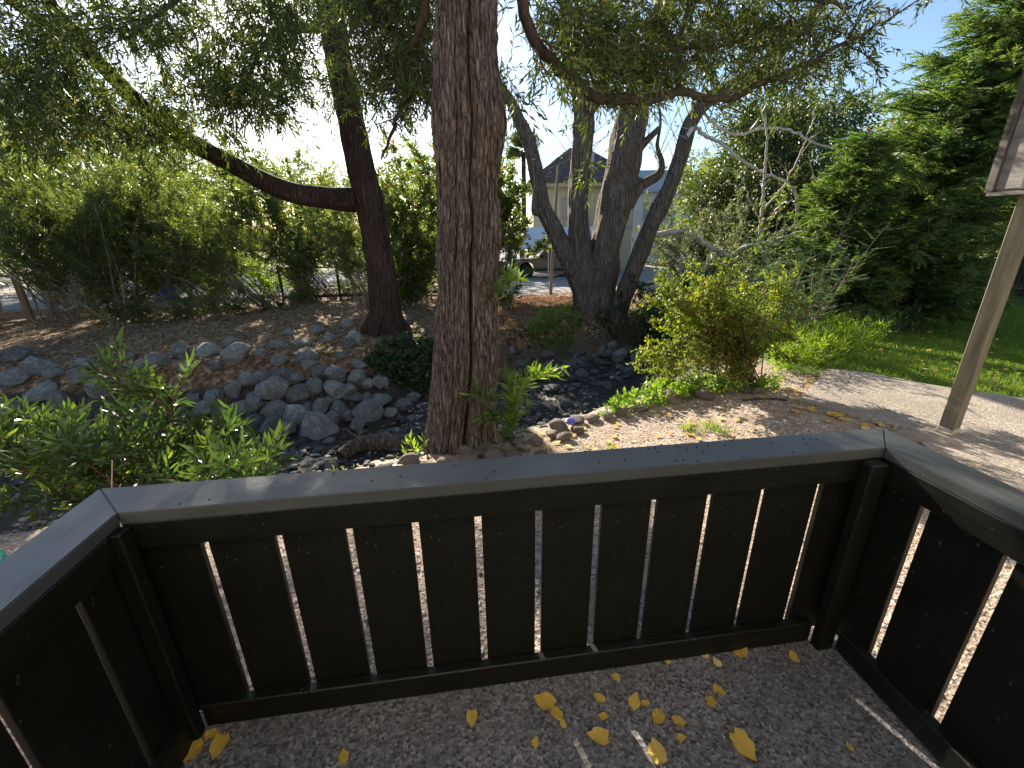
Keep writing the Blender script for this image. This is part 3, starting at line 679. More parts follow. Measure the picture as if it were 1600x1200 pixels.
# ================================================================== THE BIG TREE BEHIND THE RAILING
def main_tree():
    r = np.random.default_rng(5); Y0 = 3.42
    sil = [(-260, 676, 764), (-120, 684, 768), (0, 688, 772), (60, 684, 772), (100, 682, 775), (150, 680, 782), (200, 681, 787), (235, 683, 782), (262, 687, 776), (300, 688, 772), (335, 688, 779), (370, 688, 779), (400, 688, 771), (450, 688, 771), (500, 686, 772),
           (540, 682, 776), (580, 679, 776), (620, 675, 774), (650, 671, 773), (680, 667, 772), (705, 662, 774), (735, 655, 780), (760, 648, 786)]
    zs = []; cx = []; rad = []
    for y, l, rt in sil:
        p = at((l + rt) / 2, y, Y0); zs.append(p[2]); cx.append(p[0]); rad.append((rt - l) * .5 * scale_at(p) * .955)
    zs = np.array(zs)[::-1]; cx = np.array(cx)[::-1]; rad = np.array(rad)[::-1]
    H = np.arange(zs[0], zs[-1], .012); n = 180; a = np.linspace(0, 2 * np.pi, n, endpoint=False)
    C = np.interp(H, zs, cx); R = np.interp(H, zs, rad)
    A, Hh = np.meshgrid(a, H)
    ca, sa = np.cos(A), np.sin(A)
    per = lambda fa, fz, sd: vn((np.cos(A) * .5 + .5) * fa + 3 * np.sin(A) * 0, Hh * fz, sd)      # helper unused for seams
    warp = .35 * (vn(ca * 2 + 5, Hh * 2.2 + sa * 2, 3) - .5)
    # ridged strips of bark running up the trunk, periodic through (cos, sin)
    def strips(f, fz, sd):
        u = A / (2 * np.pi) * f + warp * f * .10; i0 = np.floor(u).astype(int); fu = u - i0
        jit = lambda i: vn(np.mod(i, f) * 3.7 + .5, Hh * fz + np.mod(i, f) * 11.3, sd)
        e0 = np.abs(fu - .5) * 2 + .9 * (jit(i0) - .5)
        return np.clip(1 - np.clip(e0, 0, 1) ** 3, 0, 1), vn(np.mod(i0, f) * 7.1, Hh * fz * 1.6 + np.mod(i0, f) * 5.1, sd + 2)
    s1, v1 = strips(34, 2.2, 1); s2, v2 = strips(83, 4.5, 4)
    frac = vn(A / (2 * np.pi) * 34, Hh * 26 + 40 * v1, 6)
    disp = .024 * s1 * (.35 + 1.0 * v1) + .013 * s2 * (.2 + 1.1 * v2) + .007 * (frac - .5)
    # the deep groove facing the camera, a second one right of it, and swellings
    ang = lambda c: np.angle(np.exp(1j * (A - c)))
    g0 = math.radians(-90) + .22 + .05 * np.sin(Hh * 2.1); disp -= .075 * np.exp(-(ang(g0) / .045) ** 2) * (.55 + .45 * smooth(2.6, .3, Hh)) + .04 * np.exp(-(ang(g0) / .16) ** 2)
    g1_ = math.radians(-90) + .68 + .06 * np.sin(Hh * 1.7 + 1); disp -= .05 * np.exp(-(ang(g1_) / .05) ** 2) * smooth(1.5, -.1, Hh)
    g2_ = math.radians(-90) - .30 + .05 * np.sin(Hh * 2.3 + 2); disp -= .028 * np.exp(-(ang(g2_) / .05) ** 2)
    for zc, ac, sz, am in ((1.90, .35, .22, .03), (1.28, .75, .16, .05), (.55, .05, .12, .03), (1.25, .45, .10, .025)):
        disp += am * np.exp(-((Hh - zc) / sz) ** 2 - (ang(math.radians(-90) + ac) / .35) ** 2)
    foot = smooth(.15, -.55, Hh); disp += foot * .06 * (np.sin(A * 5 + 1) * .5 + .5)
    Rr = R[:, None] + disp
    V = np.stack([C[:, None] + Rr * ca, Y0 + Rr * sa + 0 * C[:, None], Hh], -1)
    g = Geo(); i = np.arange(len(H) - 1)[:, None]; j = np.arange(n)[None]
    g.add(V.reshape(-1, 3), np.stack([i * n + j, i * n + (j + 1) % n, (i + 1) * n + (j + 1) % n, (i + 1) * n + j], -1).reshape(-1, 4))
    base = np.array([C[0], Y0, hz(C[0], Y0)])
    t = thing('shaggy_bark_tree', base, 'big tree with dark shaggy furrowed trunk right behind the railing', 'tree')
    sub(g, base).build('trunk', M['bark_main'], t, False)
    top = np.array([C[-1], Y0, H[-1]])
    # branches: (traced where they show) rooted on the trunk above the picture
    bl = [pxline([(745, -330, 50), (795, -150, 26), (815, -30, 18), (822, 25, 17), (840, 60, 17), (862, 95, 16), (892, 120, 15), (922, 146, 15), (955, 157, 14), (1000, 156, 13), (1050, 145, 12), (1066, 142, 11), (1110, 154, 10), (1150, 148, 10), (1190, 130, 9), (1250, 105, 8), (1300, 80, 6), (1370, 40, 4), (1410, 15, 3)], 3.45, 4.9),
          pxline([(1064, 142, 9), (1061, 95, 9), (1062, 60, 8), (1076, 15, 7), (1095, -60, 6)], 4.5, 4.7),
          pxline([(1015, 30, 6), (1040, 60, 6), (1075, 73, 6), (1130, 72, 5), (1190, 50, 4), (1260, 30, 3)], 4.6, 5.0),
          pxline([(735, -330, 44), (690, -180, 22), (668, -40, 14), (655, 60, 10), (640, 120, 8), (620, 190, 6), (596, 245, 3)], 3.5, 5.6),
          pxline([(740, -360, 40), (820, -220, 22), (950, -120, 16), (1080, -60, 12), (1200, -10, 8), (1330, 10, 5)], 3.4, 5.0)]
    g = Geo(); BP = []
    for P, R_ in bl:
        P, R_ = resample(P, R_, .08); P = P + .012 * r.normal(size=P.shape); tube(g, P, R_, 10, rough=.35, seed=3); BP.append(P)
    tw = limbs(BP[:3] + BP[4:], 46, r, .25, .55, .2, .9, .4); tubes(g, tw, .008, .003, 5)
    tw2 = limbs([BP[3]], 12, r, .4, .5, -.1, .8, .6); tubes(g, tw2, .007, .002, 5)
    bare = limbs([BP[0]], 26, r, .30, .45, -.35, 1.0, .1, 7); tubes(g, bare, .006, .0015, 4)      # bare curling twigs
    sub(g, base).build('branch', M['bark_dark'], t, True)
    # foliage masses where the photograph has them
    g2 = Geo(); g3 = Geo()
    def cloud(spec, n):
        out = []
        for x, y, rx, ry, d, w in spec:
            c = int(n * w); xs = x + rx * r.normal(size=c) * .5; ys = y + ry * r.normal(size=c) * .5
            dd = d + r.normal(size=c) * .35; out += [at(a_, b_, d_) for a_, b_, d_ in zip(xs, ys, dd)]
        return np.array(out)
    O = cloud([(930, 60, 100, 80, 4.6, 1.0), (1010, 95, 110, 60, 4.7, .9), (890, 30, 70, 60, 4.3, .45), (1120, 40, 120, 60, 5.0, .7), (1230, 50, 110, 55, 5.2, .55), (1300, 95, 70, 35, 5.3, .25), (1180, 110, 80, 30, 5.0, .3), (1080, -30, 260, 40, 4.9, .5)], 330)
    D = r.normal(size=O.shape) * .7 + np.array([.3, 0, -.25])
    sprays(g2, g3, O, D, .20, 11, .085, .0165, r, .8, .35, False)
    Ob, Tb = sample(tw + BP[:3], 420, .3, r); sprays(g2, g3, Ob, Tb * .6 + r.normal(size=Ob.shape) * .5, .18, 9, .085, .0165, r, .8, .35)
    O = cloud([(615, 40, 80, 70, 5.4, 1.0), (650, 100, 50, 70, 5.2, .7), (600, 120, 70, 60, 5.5, .55), (575, 0, 60, 40, 5.6, .5), (620, -40, 100, 40, 5.4, .6), (800, 130, 16, 90, 4.2, .06)], 380)
    sprays(g2, g3, O, r.normal(size=O.shape) * .6 + np.array([0, 0, -.4]), .22, 11, .085, .0165, r, .75, .45)
    # the crown overhead
    O = np.stack([r.normal(size=900) * 1.9 + .3, r.normal(size=900) * 1.5 + 3.0, 6.2 + r.normal(size=900) * .9], 1)
    sprays(g2, None, O, r.normal(size=O.shape), .3, 10, .12, .024, r, .8, .3)
    o = sub(g2, base).build('foliage', M['willow'], t); o['kind'] = 'stuff'
    sub(g3, base).build('twigs', M['bark_dark'], t)['kind'] = 'stuff'
    # rest of the trunk above the picture
    g = Geo(); P, R_ = resample([top - (0, 0, .05), top + (.0, 0, .6), top + (.25, -.2, 1.6), top + (.5, -.4, 2.8)], [R[-1] * 1.0, .26, .2, .1], .12); tube(g, P, R_, 24, rough=.25)
    sub(g, base).build('upper_trunk', M['bark_main'], t, True)
    # leafy sprouts on the trunk
    def sprout(pts, d, n, ll=.115, lw=.022, m='bright', lean=(0, 0, .3)):
        gs = Geo(); gl = Geo(); P = np.array([at(x, y, d) for x, y in pts]); P, _ = resample(P, np.ones(len(P)), .03); tube(gl, P, np.linspace(.006, .002, len(P)), 5, cap=False)
        O_, T_ = sample([P], n, .15, r); sprays(gs, gl, O_, T_ * .5 + r.normal(size=O_.shape) * .45 + np.array(lean), .10, 6, ll, lw, r, .7, .1, True, rlo=.1)
        o = sub(gs, base).build('sprout_leaves', M[m], t); o['kind'] = 'stuff'; sub(gl, base).build('sprout_stem', M['stem'], t)
    sprout([(785, 690), (800, 640), (818, 605), (850, 585), (880, 570)], 3.5, 26); sprout([(795, 690), (805, 650), (800, 610), (792, 590)], 3.45, 18)
    sprout([(775, 690), (770, 650), (755, 625), (740, 615)], 3.05, 16, m='pittos'); sprout([(790, 700), (800, 670), (810, 650)], 3.4, 12, m='pittos')
    sprout([(772, 480), (778, 455), (790, 445), (800, 440)], 3.5, 10); sprout([(770, 470), (765, 450), (764, 440)], 3.35, 6, m='pittos')
    sprout([(655, 735), (650, 712), (645, 698)], 3.2, 9, .07, .014, m='bright'); sprout([(665, 735), (666, 708), (664, 694)], 3.2, 8, .07, .014, m='pittos'); sprout([(640, 735), (632, 715)], 3.3, 6)
main_tree()

# ================================================================== THE LEANING TREE ON THE FAR BANK
def mid_tree():
    r = np.random.default_rng(15)
    spec = [(604, 520, 62), (604, 505, 54), (603, 480, 47), (598, 440, 44), (592, 400, 42), (583, 350, 42), (575, 310, 43), (567, 280, 41), (551, 200, 39), (540, 150, 39), (530, 100, 40), (521, 50, 38), (514, 0, 38), (500, -90, 36), (480, -220, 30), (455, -380, 18)]
    P, R_ = pxline(spec, 12.2, 11.2); P[0, 2] -= .25; base = np.array([P[0, 0], P[0, 1], hz(P[0, 0], P[0, 1])])
    t = thing('leaning_tree', base, 'leaning red brown tree with one long limb sweeping out over the thicket', 'tree')
    P, R_ = resample(P, R_, .06); g = Geo(); tube(g, P, R_, 64, rough=.20, seed=9)
    for a in range(7):                                   # root flare
        an = a * .9; q = base + np.array([math.cos(an) * .36, math.sin(an) * .36, .45]); e_ = base + np.array([math.cos(an) * .75, math.sin(an) * .75, -.08])
        pp, rr_ = resample([q, (q + e_) / 2 + (0, 0, -.05), e_], [.10, .13, .05], .08); tube(g, pp, rr_, 10)
    sub(g, base).build('trunk', M['bark_mid'], t, True)
    L1, Q1 = pxline([(560, 312, 34), (530, 312, 33), (500, 309, 32), (450, 298, 30), (400, 276, 28), (350, 250, 26), (300, 223, 24), (250, 190, 23), (200, 145, 22), (150, 92, 21), (110, 45, 20), (75, 0, 18), (30, -70, 14), (-30, -180, 8)], 11.9, 7.6)
    L2, Q2 = pxline([(135, 78, 15), (100, 55, 15), (60, 32, 14), (20, 5, 12), (-40, -40, 8)], 8.7, 7.6)
    L3, Q3 = pxline([(512, 40, 15), (480, 45, 12), (440, 45, 10), (420, 66, 8), (400, 95, 6), (385, 130, 4)], 11.2, 8.5)
    L4, Q4 = pxline([(440, 47, 8), (425, 20, 7), (415, -30, 6)], 10, 9); L5, Q5 = pxline([(115, 95, 7), (118, 130, 6), (116, 160, 4)], 8.4, 8.2)
    L6, Q6 = pxline([(490, -150, 20), (420, -90, 14), (330, -40, 10), (250, 20, 6), (200, 60, 4)], 11, 7.5)
    L7, Q7 = pxline([(485, -190, 20), (560, -110, 14), (620, -40, 9), (660, 20, 5)], 11.3, 9.5)
    g = Geo(); ps = []
    for L_, Q_ in ((L1, Q1), (L2, Q2), (L3, Q3), (L4, Q4), (L5, Q5), (L6, Q6), (L7, Q7)):
        a, b = resample(L_, Q_, .1); tube(g, a, b, 20, rough=.22, seed=2); ps.append(a)
    tw = limbs(ps, 90, r, .3, 1.1, -.1, .9, .5); tubes(g, tw, .012, .003, 4)
    sub(g, base).build('limb', M['bark_mid'], t, True)
    g2 = Geo(); g3 = Geo()
    def cloud(spec, n):
        out = []
        for x, y, rx, ry, d, w in spec:
            c = max(1, int(n * w)); xs = x + rx * r.normal(size=c) * .5; ys = y + ry * r.normal(size=c) * .5; dd = d + r.normal(size=c) * .7
            out += [at(a_, b_, d_) for a_, b_, d_ in zip(xs, ys, dd)]
        return np.array(out)
    O = cloud([(390, 60, 130, 90, 8.5, 1.0), (340, 130, 120, 60, 8.2, .9), (400, 150, 60, 40, 8.4, .5), (230, 30, 120, 50, 7.8, .6), (60, 60, 120, 90, 7.4, .9), (40, 130, 90, 70, 7.6, .9), (150, 150, 90, 50, 8, .45), (120, 190, 130, 50, 8.4, .55),
               (450, 20, 70, 50, 9, .6), (290, 200, 80, 30, 9, .3), (60, 190, 100, 50, 8, .45), (210, -40, 300, 40, 8, .6), (240, 190, 60, 50, 9, .25), (515, 150, 18, 40, 10.8, .12), (560, 130, 14, 50, 11.6, .15), (470, 100, 40, 40, 9.5, .2)], 260)
    sprays(g2, g3, O, r.normal(size=O.shape) * .6 + np.array([-.1, 0, -.35]), .34, 12, .15, .026, r, .75, .4)
    Ob, Tb = sample(tw, 380, .2, r); sprays(g2, g3, Ob, Tb * .5 + r.normal(size=Ob.shape) * .5, .28, 10, .15, .026, r, .75, .4)
    O = np.stack([-4.2 + r.normal(size=700) * 2.2, 11 + r.normal(size=700) * 1.8, 8.7 + r.normal(size=700) * 1.0], 1); sprays(g2, None, O, r.normal(size=O.shape), .4, 10, .16, .03, r)
    o = sub(g2, base).build('foliage', M['willow'], t); o['kind'] = 'stuff'; sub(g3, base).build('twigs', M['bark_dark'], t)['kind'] = 'stuff'
mid_tree()

# ================================================================== THE CLUMP OF GREY TRUNKS
def grey_tree():
    r = np.random.default_rng(25); D = 14.6
    base = hit(928, 486); base[1] = max(base[1], 14.2); base = np.array([base[0], base[1], hz(base[0], base[1])])
    t = thing('multi_stem_tree', base, 'clump of four furrowed grey brown trunks rising from one root stock on the creek bank', 'tree')
    st = [[(925, 500, 44), (912, 450, 34), (888, 405, 27), (862, 352, 25), (848, 322, 21), (838, 270, 20), (822, 212, 19), (800, 162, 16), (782, 137, 14), (768, 95, 11), (760, 30, 8)],
          [(918, 510, 50), (914, 470, 40), (908, 400, 34), (903, 330, 31), (908, 250, 30), (912, 195, 32), (906, 155, 26), (895, 112, 16), (886, 60, 13), (880, -20, 10)],
          [(936, 515, 58), (936, 475, 50), (945, 400, 47), (960, 320, 47), (975, 250, 48), (986, 190, 46), (1004, 120, 36), (1024, 60, 29), (1040, 0, 25), (1060, -90, 18)],
          [(960, 505, 30), (972, 470, 26), (991, 420, 26), (1013, 365, 26), (1040, 308, 25), (1064, 242, 23), (1080, 190, 22), (1108, 155, 20), (1180, 115, 20), (1202, 95, 19), (1245, 50, 17), (1290, 0, 15), (1350, -70, 10)],
          ]
    mats = ['bark_grey', 'bark_grey', 'bark_grey', 'bark_grey']
    ps = []
    for k, s in enumerate(st):
        P, R_ = pxline(s, base[1] + (-.1, .0, .15, -.3)[k], base[1] + (.6, .4, .2, -2.0)[k]); P, R_ = resample(P, R_, .1); g = Geo(); tube(g, P, R_, 40, rough=.34, seed=k); ps.append(P)
        sub(g, base).build('trunk', M[mats[k]], t, True)
    g = Geo(); b1 = [[(918, 175, 22), (934, 150, 20), (940, 120, 14), (938, 60, 9)], [(980, 322, 20), (1000, 292, 17), (1028, 274, 14), (1034, 255, 9), (1027, 228, 6), (1032, 190, 4), (1026, 150, 2)], [(850, 325, 14), (836, 332, 12), (836, 300, 7), (846, 260, 4)], [(985, 250, 16), (1005, 225, 12), (1030, 200, 8)], [(970, 458, 8), (1000, 447, 7), (1030, 440, 5), (1060, 428, 3)], [(1005, 165, 14), (985, 90, 10), (980, 20, 8)]]
    for s in b1:
        g = Geo(); P, R_ = pxline(s, base[1] + .1, base[1] - .2); P, R_ = resample(P, R_, .1); tube(g, P, R_, 12, rough=.2); ps.append(P)
        sub(g, base).build('branch', M['bark_grey'], t, True)
    g = Geo(); dl = []
    for s in [[(1016, 370, 12), (1060, 362, 11), (1100, 380, 10), (1140, 402, 10), (1160, 388, 9), (1200, 378, 7), (1260, 360, 6), (1300, 340, 4), (1332, 318, 2)], [(1185, 380, 6), (1190, 330, 6), (1196, 260, 5), (1198, 205, 4), (1190, 170, 3)], [(1240, 368, 6), (1246, 315, 6), (1232, 287, 5), (1200, 272, 4), (1160, 252, 5), (1130, 226, 6), (1105, 214, 7), (1085, 200, 8), (1072, 215, 8)],
              [(1262, 358, 5), (1300, 332, 5), (1318, 290, 4), (1316, 262, 4), (1308, 248, 2)], [(1262, 356, 3), (1278, 318, 3), (1280, 290, 2), (1272, 276, 2)], [(1190, 330, 4), (1225, 290, 4), (1250, 240, 3), (1275, 180, 2)], [(1092, 170, 6), (1120, 196, 5), (1150, 210, 5), (1195, 200, 5), (1235, 203, 5), (1270, 222, 4), (1310, 232, 4), (1360, 236, 2)],
              [(1200, 378, 4), (1250, 376, 3), (1290, 374, 2), (1300, 382, 1)], [(1190, 350, 3), (1175, 320, 3), (1155, 265, 2)], [(1200, 345, 3), (1220, 320, 3), (1244, 313, 3)], [(1098, 378, 4), (1095, 330, 3), (1092, 270, 2)], [(1108, 385, 3), (1112, 400, 3), (1100, 425, 2), (1085, 445, 2)]]:
        P, R_ = pxline(s, base[1] - .4, base[1] - 2.2); P, R_ = resample(P, R_ * .82, .08); P = P + .014 * r.normal(size=P.shape); tube(g, P, R_, 7, cap=False); dl.append(P)
    tubes(g, limbs(dl, 40, r, .2, .6, .3, .8, .0, 5), .009, .003, 4)
    sub(g, base).build('dead_limb', M['bark_pale'], t, True)
    g = Geo(); fine = limbs(ps, 120, r, .45, 1.6, .2, .9, .1, 8); f2 = limbs(fine, 240, r, .2, .7, .1, .8, .2, 5); tubes(g, fine, .014, .004, 4); tubes(g, f2, .006, .003, 3)
    sub(g, base).build('twigs', M['stem'], t, True)['kind'] = 'stuff'
    # hanging root mat at the foot
    g = Geo()
    for k in range(70):
        b_ = np.array([base[0] + r.uniform(-1.8, 1.4), 0, 0]); b_[1] = base[1] - .45 + r.uniform(-.25, .1); b_[2] = base[2] - r.uniform(0, .25)
        tube(g, arch(b_, (r.normal() * .5, -.55, -.8), r.uniform(.5, 1.1), r, .5, 6, .25), np.linspace(.016, .005, 7), 4, cap=False)
    sub(g, base).build('roots', M['stem'], t, True)
    g2 = Geo(); Ob, Tb = sample(f2[60:], 40, .3, r); sprays(g2, None, Ob, Tb + r.normal(size=Ob.shape) * .5, .2, 4, .09, .04, r)
    O = np.stack([4 + r.normal(size=500) * 2.6, 14 + r.normal(size=500) * 1.5, 9.5 + r.normal(size=500) * 1.0], 1); sprays(g2, None, O, r.normal(size=O.shape), .4, 9, .13, .06, r)
    sub(g2, base).build('foliage', M['yellowtree'], t)['kind'] = 'stuff'
grey_tree()

# ================================================================== THE LEFT BANK THICKET
OLE = 'oleanders along the fence on the far bank'
def ole(px, py, seed, lean, label, n=10, h=5.2, ntw=1500, fan=.45, m='oleander', Y=None, **kw):
    b = hit(px, py) if Y is None else at(px, py, Y)
    return shrub('oleander_shrub', b, label, 'shrub', seed, n, h, lean, fan, M[m], M['stem'], .17, .032, int(ntw * 1.25), 9, .34, kw.pop('droop', .22), kw.pop('start', .22), sd=kw.pop('sd', .3), sub_n=5, group=OLE, stem_r=.03, ldroop=.1, **kw)
ole(430, 484, 101, (-1.1, -.15, 0), 'oleander with long bare stems leaning far over from its foot', 12, 6.2, 1700, start=.42)
ole(520, 468, 102, (-.9, -.1, 0), 'dense dark oleander beside the leaning red brown trunk', 12, 5.4, 1400, start=.42)
ole(318, 490, 103, (-.5, -.2, 0), 'oleander with drooping leafy stems between two lower clumps', 10, 4.6, 1200, start=.34)
ole(205, 505, 104, (-.15, -.1, 0), 'low leafy oleander at the end of the wire fence', 10, 3.6, 1300)
ole(640, 452, 105, (-.7, 0, 0), 'oleander with many fine grey stems behind the picnic table', 14, 4.2, 1700, fan=.7, start=.36)
ole(100, 470, 106, (-.2, 0, 0), 'tall oleander overhanging the wooden fence', 9, 5.4, 1300, Y=14.5, start=.55)
ole(-60, 470, 107, (.1, 0, 0), 'oleander crowding the outer end of the wooden fence', 9, 5.0, 1100, Y=14, start=.55)
ole(575, 455, 108, (-.4, 0, 0), 'oleander half hidden behind the leaning trunk', 10, 4.6, 750, Y=16.5, start=.4)
ole(375, 470, 109, (-.6, 0, 0), 'tall oleander in the back row of the thicket', 9, 5.6, 750, Y=17, start=.45)
ole(240, 468, 119, (-.3, 0, 0), 'pale sunlit oleander behind the leaning stems', 9, 5.0, 750, Y=18.5, start=.4)
LOWC = 'low leafy suckers at the edge of the thicket'
for k, (x, y, h_) in enumerate([(195, 508, .9), (225, 506, .8), (285, 502, .9), (330, 497, .8), (375, 492, .8), (550, 466, .8), (480, 474, .7), (640, 458, .7), (440, 484, .7)]):
    shrub('low_shrub', hit(x, y), 'low leafy clump of lance leaves on the litter in front of the thicket', 'shrub', 130 + k, 9, h_, (0, -.1, 0), .9, M['oleander'], M['stem'], .13, .024, 110, 10, .25, .5, .1, group=LOWC, stem_r=.01)
b = at(790, 452, 15.5); b[2] = hz(b[0], b[1])
shrub('leafy_shrub', b, 'tall glossy shrub with fresh green tips beside the shaggy trunk', 'shrub', 141, 10, 3.0, (-.2, 0, 0), .08, M['pittos'], M['stem'], .19, .04, 420, 9, .28, .2, .1, stem_r=.02, sub_n=2, sd=.18)
for k, (x, Y, h_, lab) in enumerate([(640, 16.5, 4.5, 'tall pale green shrub with red tips between the two dark trunks'), (772, 19, 4.3, 'pale green shrub with red tips left of the slender grey stem'), (470, 20, 4.6, 'sunlit pale green shrub rising behind the oleanders'), (330, 22, 4.6, 'broad sunlit shrub far behind the sweeping limb'), (120, 22, 5.2, 'sunlit yellow green shrub beyond the wooden fence')]):
    p = at(x, 440, Y); p[2] = hz(p[0], p[1])
    shrub('photinia_shrub', p, lab, 'shrub', 150 + k, 16, h_, (0, 0, 0), .16 if k == 1 else .42, M['photinia'], M['stem'], .18, .075, 1700, 9, .36, .15, .5 if k == 1 else .08, group='pale shrubs behind the bank', stem_r=.035, tw=False)
# yellow green undergrowth glowing behind the stems
for k, (x, Y) in enumerate([(260, 21), (340, 20), (420, 21), (170, 22)]):
    p = at(x, 450, Y); p[2] = hz(p[0], p[1])
    shrub('undergrowth_shrub', p, 'bright yellow green bush glowing in the sun behind the oleander stems', 'shrub', 160 + k, 12, 2.0, (0, 0, 0), .8, M['bright'], M['stem'], .11, .045, 500, 8, .3, .4, .05, group='sunlit bushes behind the thicket', stem_r=.012, tw=False)
# spiky palm behind
def palm():
    r = np.random.default_rng(77); b = at(815, 425, 34); b[2] = hz(b[0], b[1]); c = at(818, 235, 34); g = Geo(); P, R_ = resample([b, (b + c) / 2 + (.1, 0, 0), c], [.2, .17, .15], .3); tube(g, P, R_, 10, rough=.2)
    g2 = Geo()
    for k in range(46):
        a = r.uniform(0, 6.28); e_ = r.uniform(-.5, 1.3); d = np.array([math.cos(a) * math.cos(e_), math.sin(a) * math.cos(e_), math.sin(e_)]); o = c[None] + d[None] * .35
        n = 16; s = nrm(np.cross(d, [0, 0, 1.0])); u = np.cross(s, d); th = np.linspace(-1.1, 1.1, n)[:, None]; D = d * np.cos(th) + s * np.sin(th); add_leaves(g2, np.repeat(o, n, 0), D, 1.15, .06, r.random(n), r)
    finish('fan_palm', b, 'spiky fan palm rising behind the pale shrubs', 'palm', [('trunk', g, M['bark_dark'], False), ('fronds', g2, M['palm'], True)])
palm()

# ================================================================== SHRUBS ON THE RIGHT
hb = hit(1172, 606); hb[0] -= .0
def hero_bush():
    r = np.random.default_rng(201); base = np.array([hb[0], hb[1], hz(hb[0], hb[1])]); st = []
    for k in range(34):
        tx, ty = r.uniform(1015, 1235), r.uniform(438, 590); 
        tgt = at(tx, ty, base[1] + r.uniform(-.55, .75)); m_ = (base + tgt) / 2 + np.array([-.05, 0, .22]) + r.normal(size=3) * .08
        P, _ = resample([base + r.normal(size=3) * (.07, .07, 0), m_, tgt], [1, 1, 1], .08); st.append(P)
    br = limbs(st, 190, r, .35, .34, .2, .8, .5); g1 = Geo(); tubes(g1, st, .009, .003, 5); tubes(g1, br, .004, .0015, 4)
    g2 = Geo(); O, T = sample(st + br + br, 4600, .28, r); sprays(g2, g1, O, T * .4 + r.normal(size=O.shape) * .6 + np.array([0, 0, .2]), .09, 6, .036, .022, r, .9, .1)
    finish('rose_bush', base, 'rounded bush with small yellow green leaves and arching canes beside the gravel', 'bush', [('canes', g1, M['stem_red'], False), ('leaves', g2, M['rose'], True)])
hero_bush()
def pinnate(name, base, label, seed, h, nst, fan, lean=(0, 0, 0), m='feather', ll=.05):
    r = np.random.default_rng(seed); st = []; base = np.array(base, float)
    for k in range(nst):
        a = r.uniform(0, 6.28); f = fan * math.sqrt(r.random()); st.append(arch(base + r.normal(size=3) * (.08, .08, 0), nrm(np.array([math.cos(a) * f, math.sin(a) * f, 1.0]) + np.array(lean)), h * r.uniform(.6, 1.1), r, .25))
    g1 = Geo(); tubes(g1, st, .012, .004, 5); g2 = Geo(); O, T = sample(st, nst * 24, .2, r)
    D = nrm(T * .3 + r.normal(size=O.shape) * np.array([.8, .8, .25]) + np.array([0, 0, .1])); L = r.uniform(.22, .36, len(O)); S = nrm(np.cross(D, np.array([[0, 0, 1.0]]) + .3 * r.normal(size=O.shape)))
    add_twigs(g1, O, O + D * L[:, None], .003, .0015); base_r = r.random(len(O)) * .9
    for j in range(9):
        for sg in (-1, 1):
            t = (j + 1) / 10; add_leaves(g2, O + D * (L * t)[:, None], D * .55 + S * sg + np.array([0, 0, -.15]), ll * (1.15 - .5 * t), ll * .32, np.clip(base_r + .1 * r.normal(size=len(O)), 0, .94) + (r.random(len(O)) < .03) * .06, r, False, 2.0)
    finish(name, base, label, 'shrub', [('stems', g1, M['stem'], False), ('leaves', g2, M[m], True)])
b = at(1250, 540, 7.0); b[2] = hz(b[0], b[1]); pinnate('feathery_shrub', b, 'blue green shrub with feathery leaflets and a few orange leaves behind the rounded bush', 211, 1.9, 16, .75)
b = at(1190, 560, 6.6); b[2] = hz(b[0], b[1]); pinnate('feathery_shrub', b, 'lower feathery shrub tucked behind the canes of the rounded bush', 212, 1.35, 12, .8)
b = at(1175, 540, 8.5); b[2] = hz(b[0], b[1]); shrub('straggly_shrub', b, 'thin straggly shrub with pale leaves standing up above the rounded bush', 'shrub', 213, 5, 2.5, (0, 0, 0), .3, M['rose'], M['stem'], .05, .028, 130, 6, .16, .1, .3, stem_r=.01)
b = at(1095, 462, 14.2); b[2] = hz(b[0], b[1]); b[2] = max(b[2], -1.4)
shrub('grey_shrub', b, 'silvery grey green shrub under the pale dead limb', 'shrub', 214, 20, 2.9, (0, 0, 0), .75, M['grey'], M['stem'], .085, .038, 2100, 9, .24, .3, .1, stem_r=.02, tw=False)
b = at(1040, 480, 13.0); b[2] = hz(b[0], b[1])
shrub('green_shrub', b, 'dark green shrub growing at the foot of the slanting grey trunk', 'shrub', 215, 16, 1.7, (0, 0, 0), 1.0, M['ivy'], M['stem'], .08, .05, 1100, 8, .24, .3, .05, stem_r=.012, tw=False)
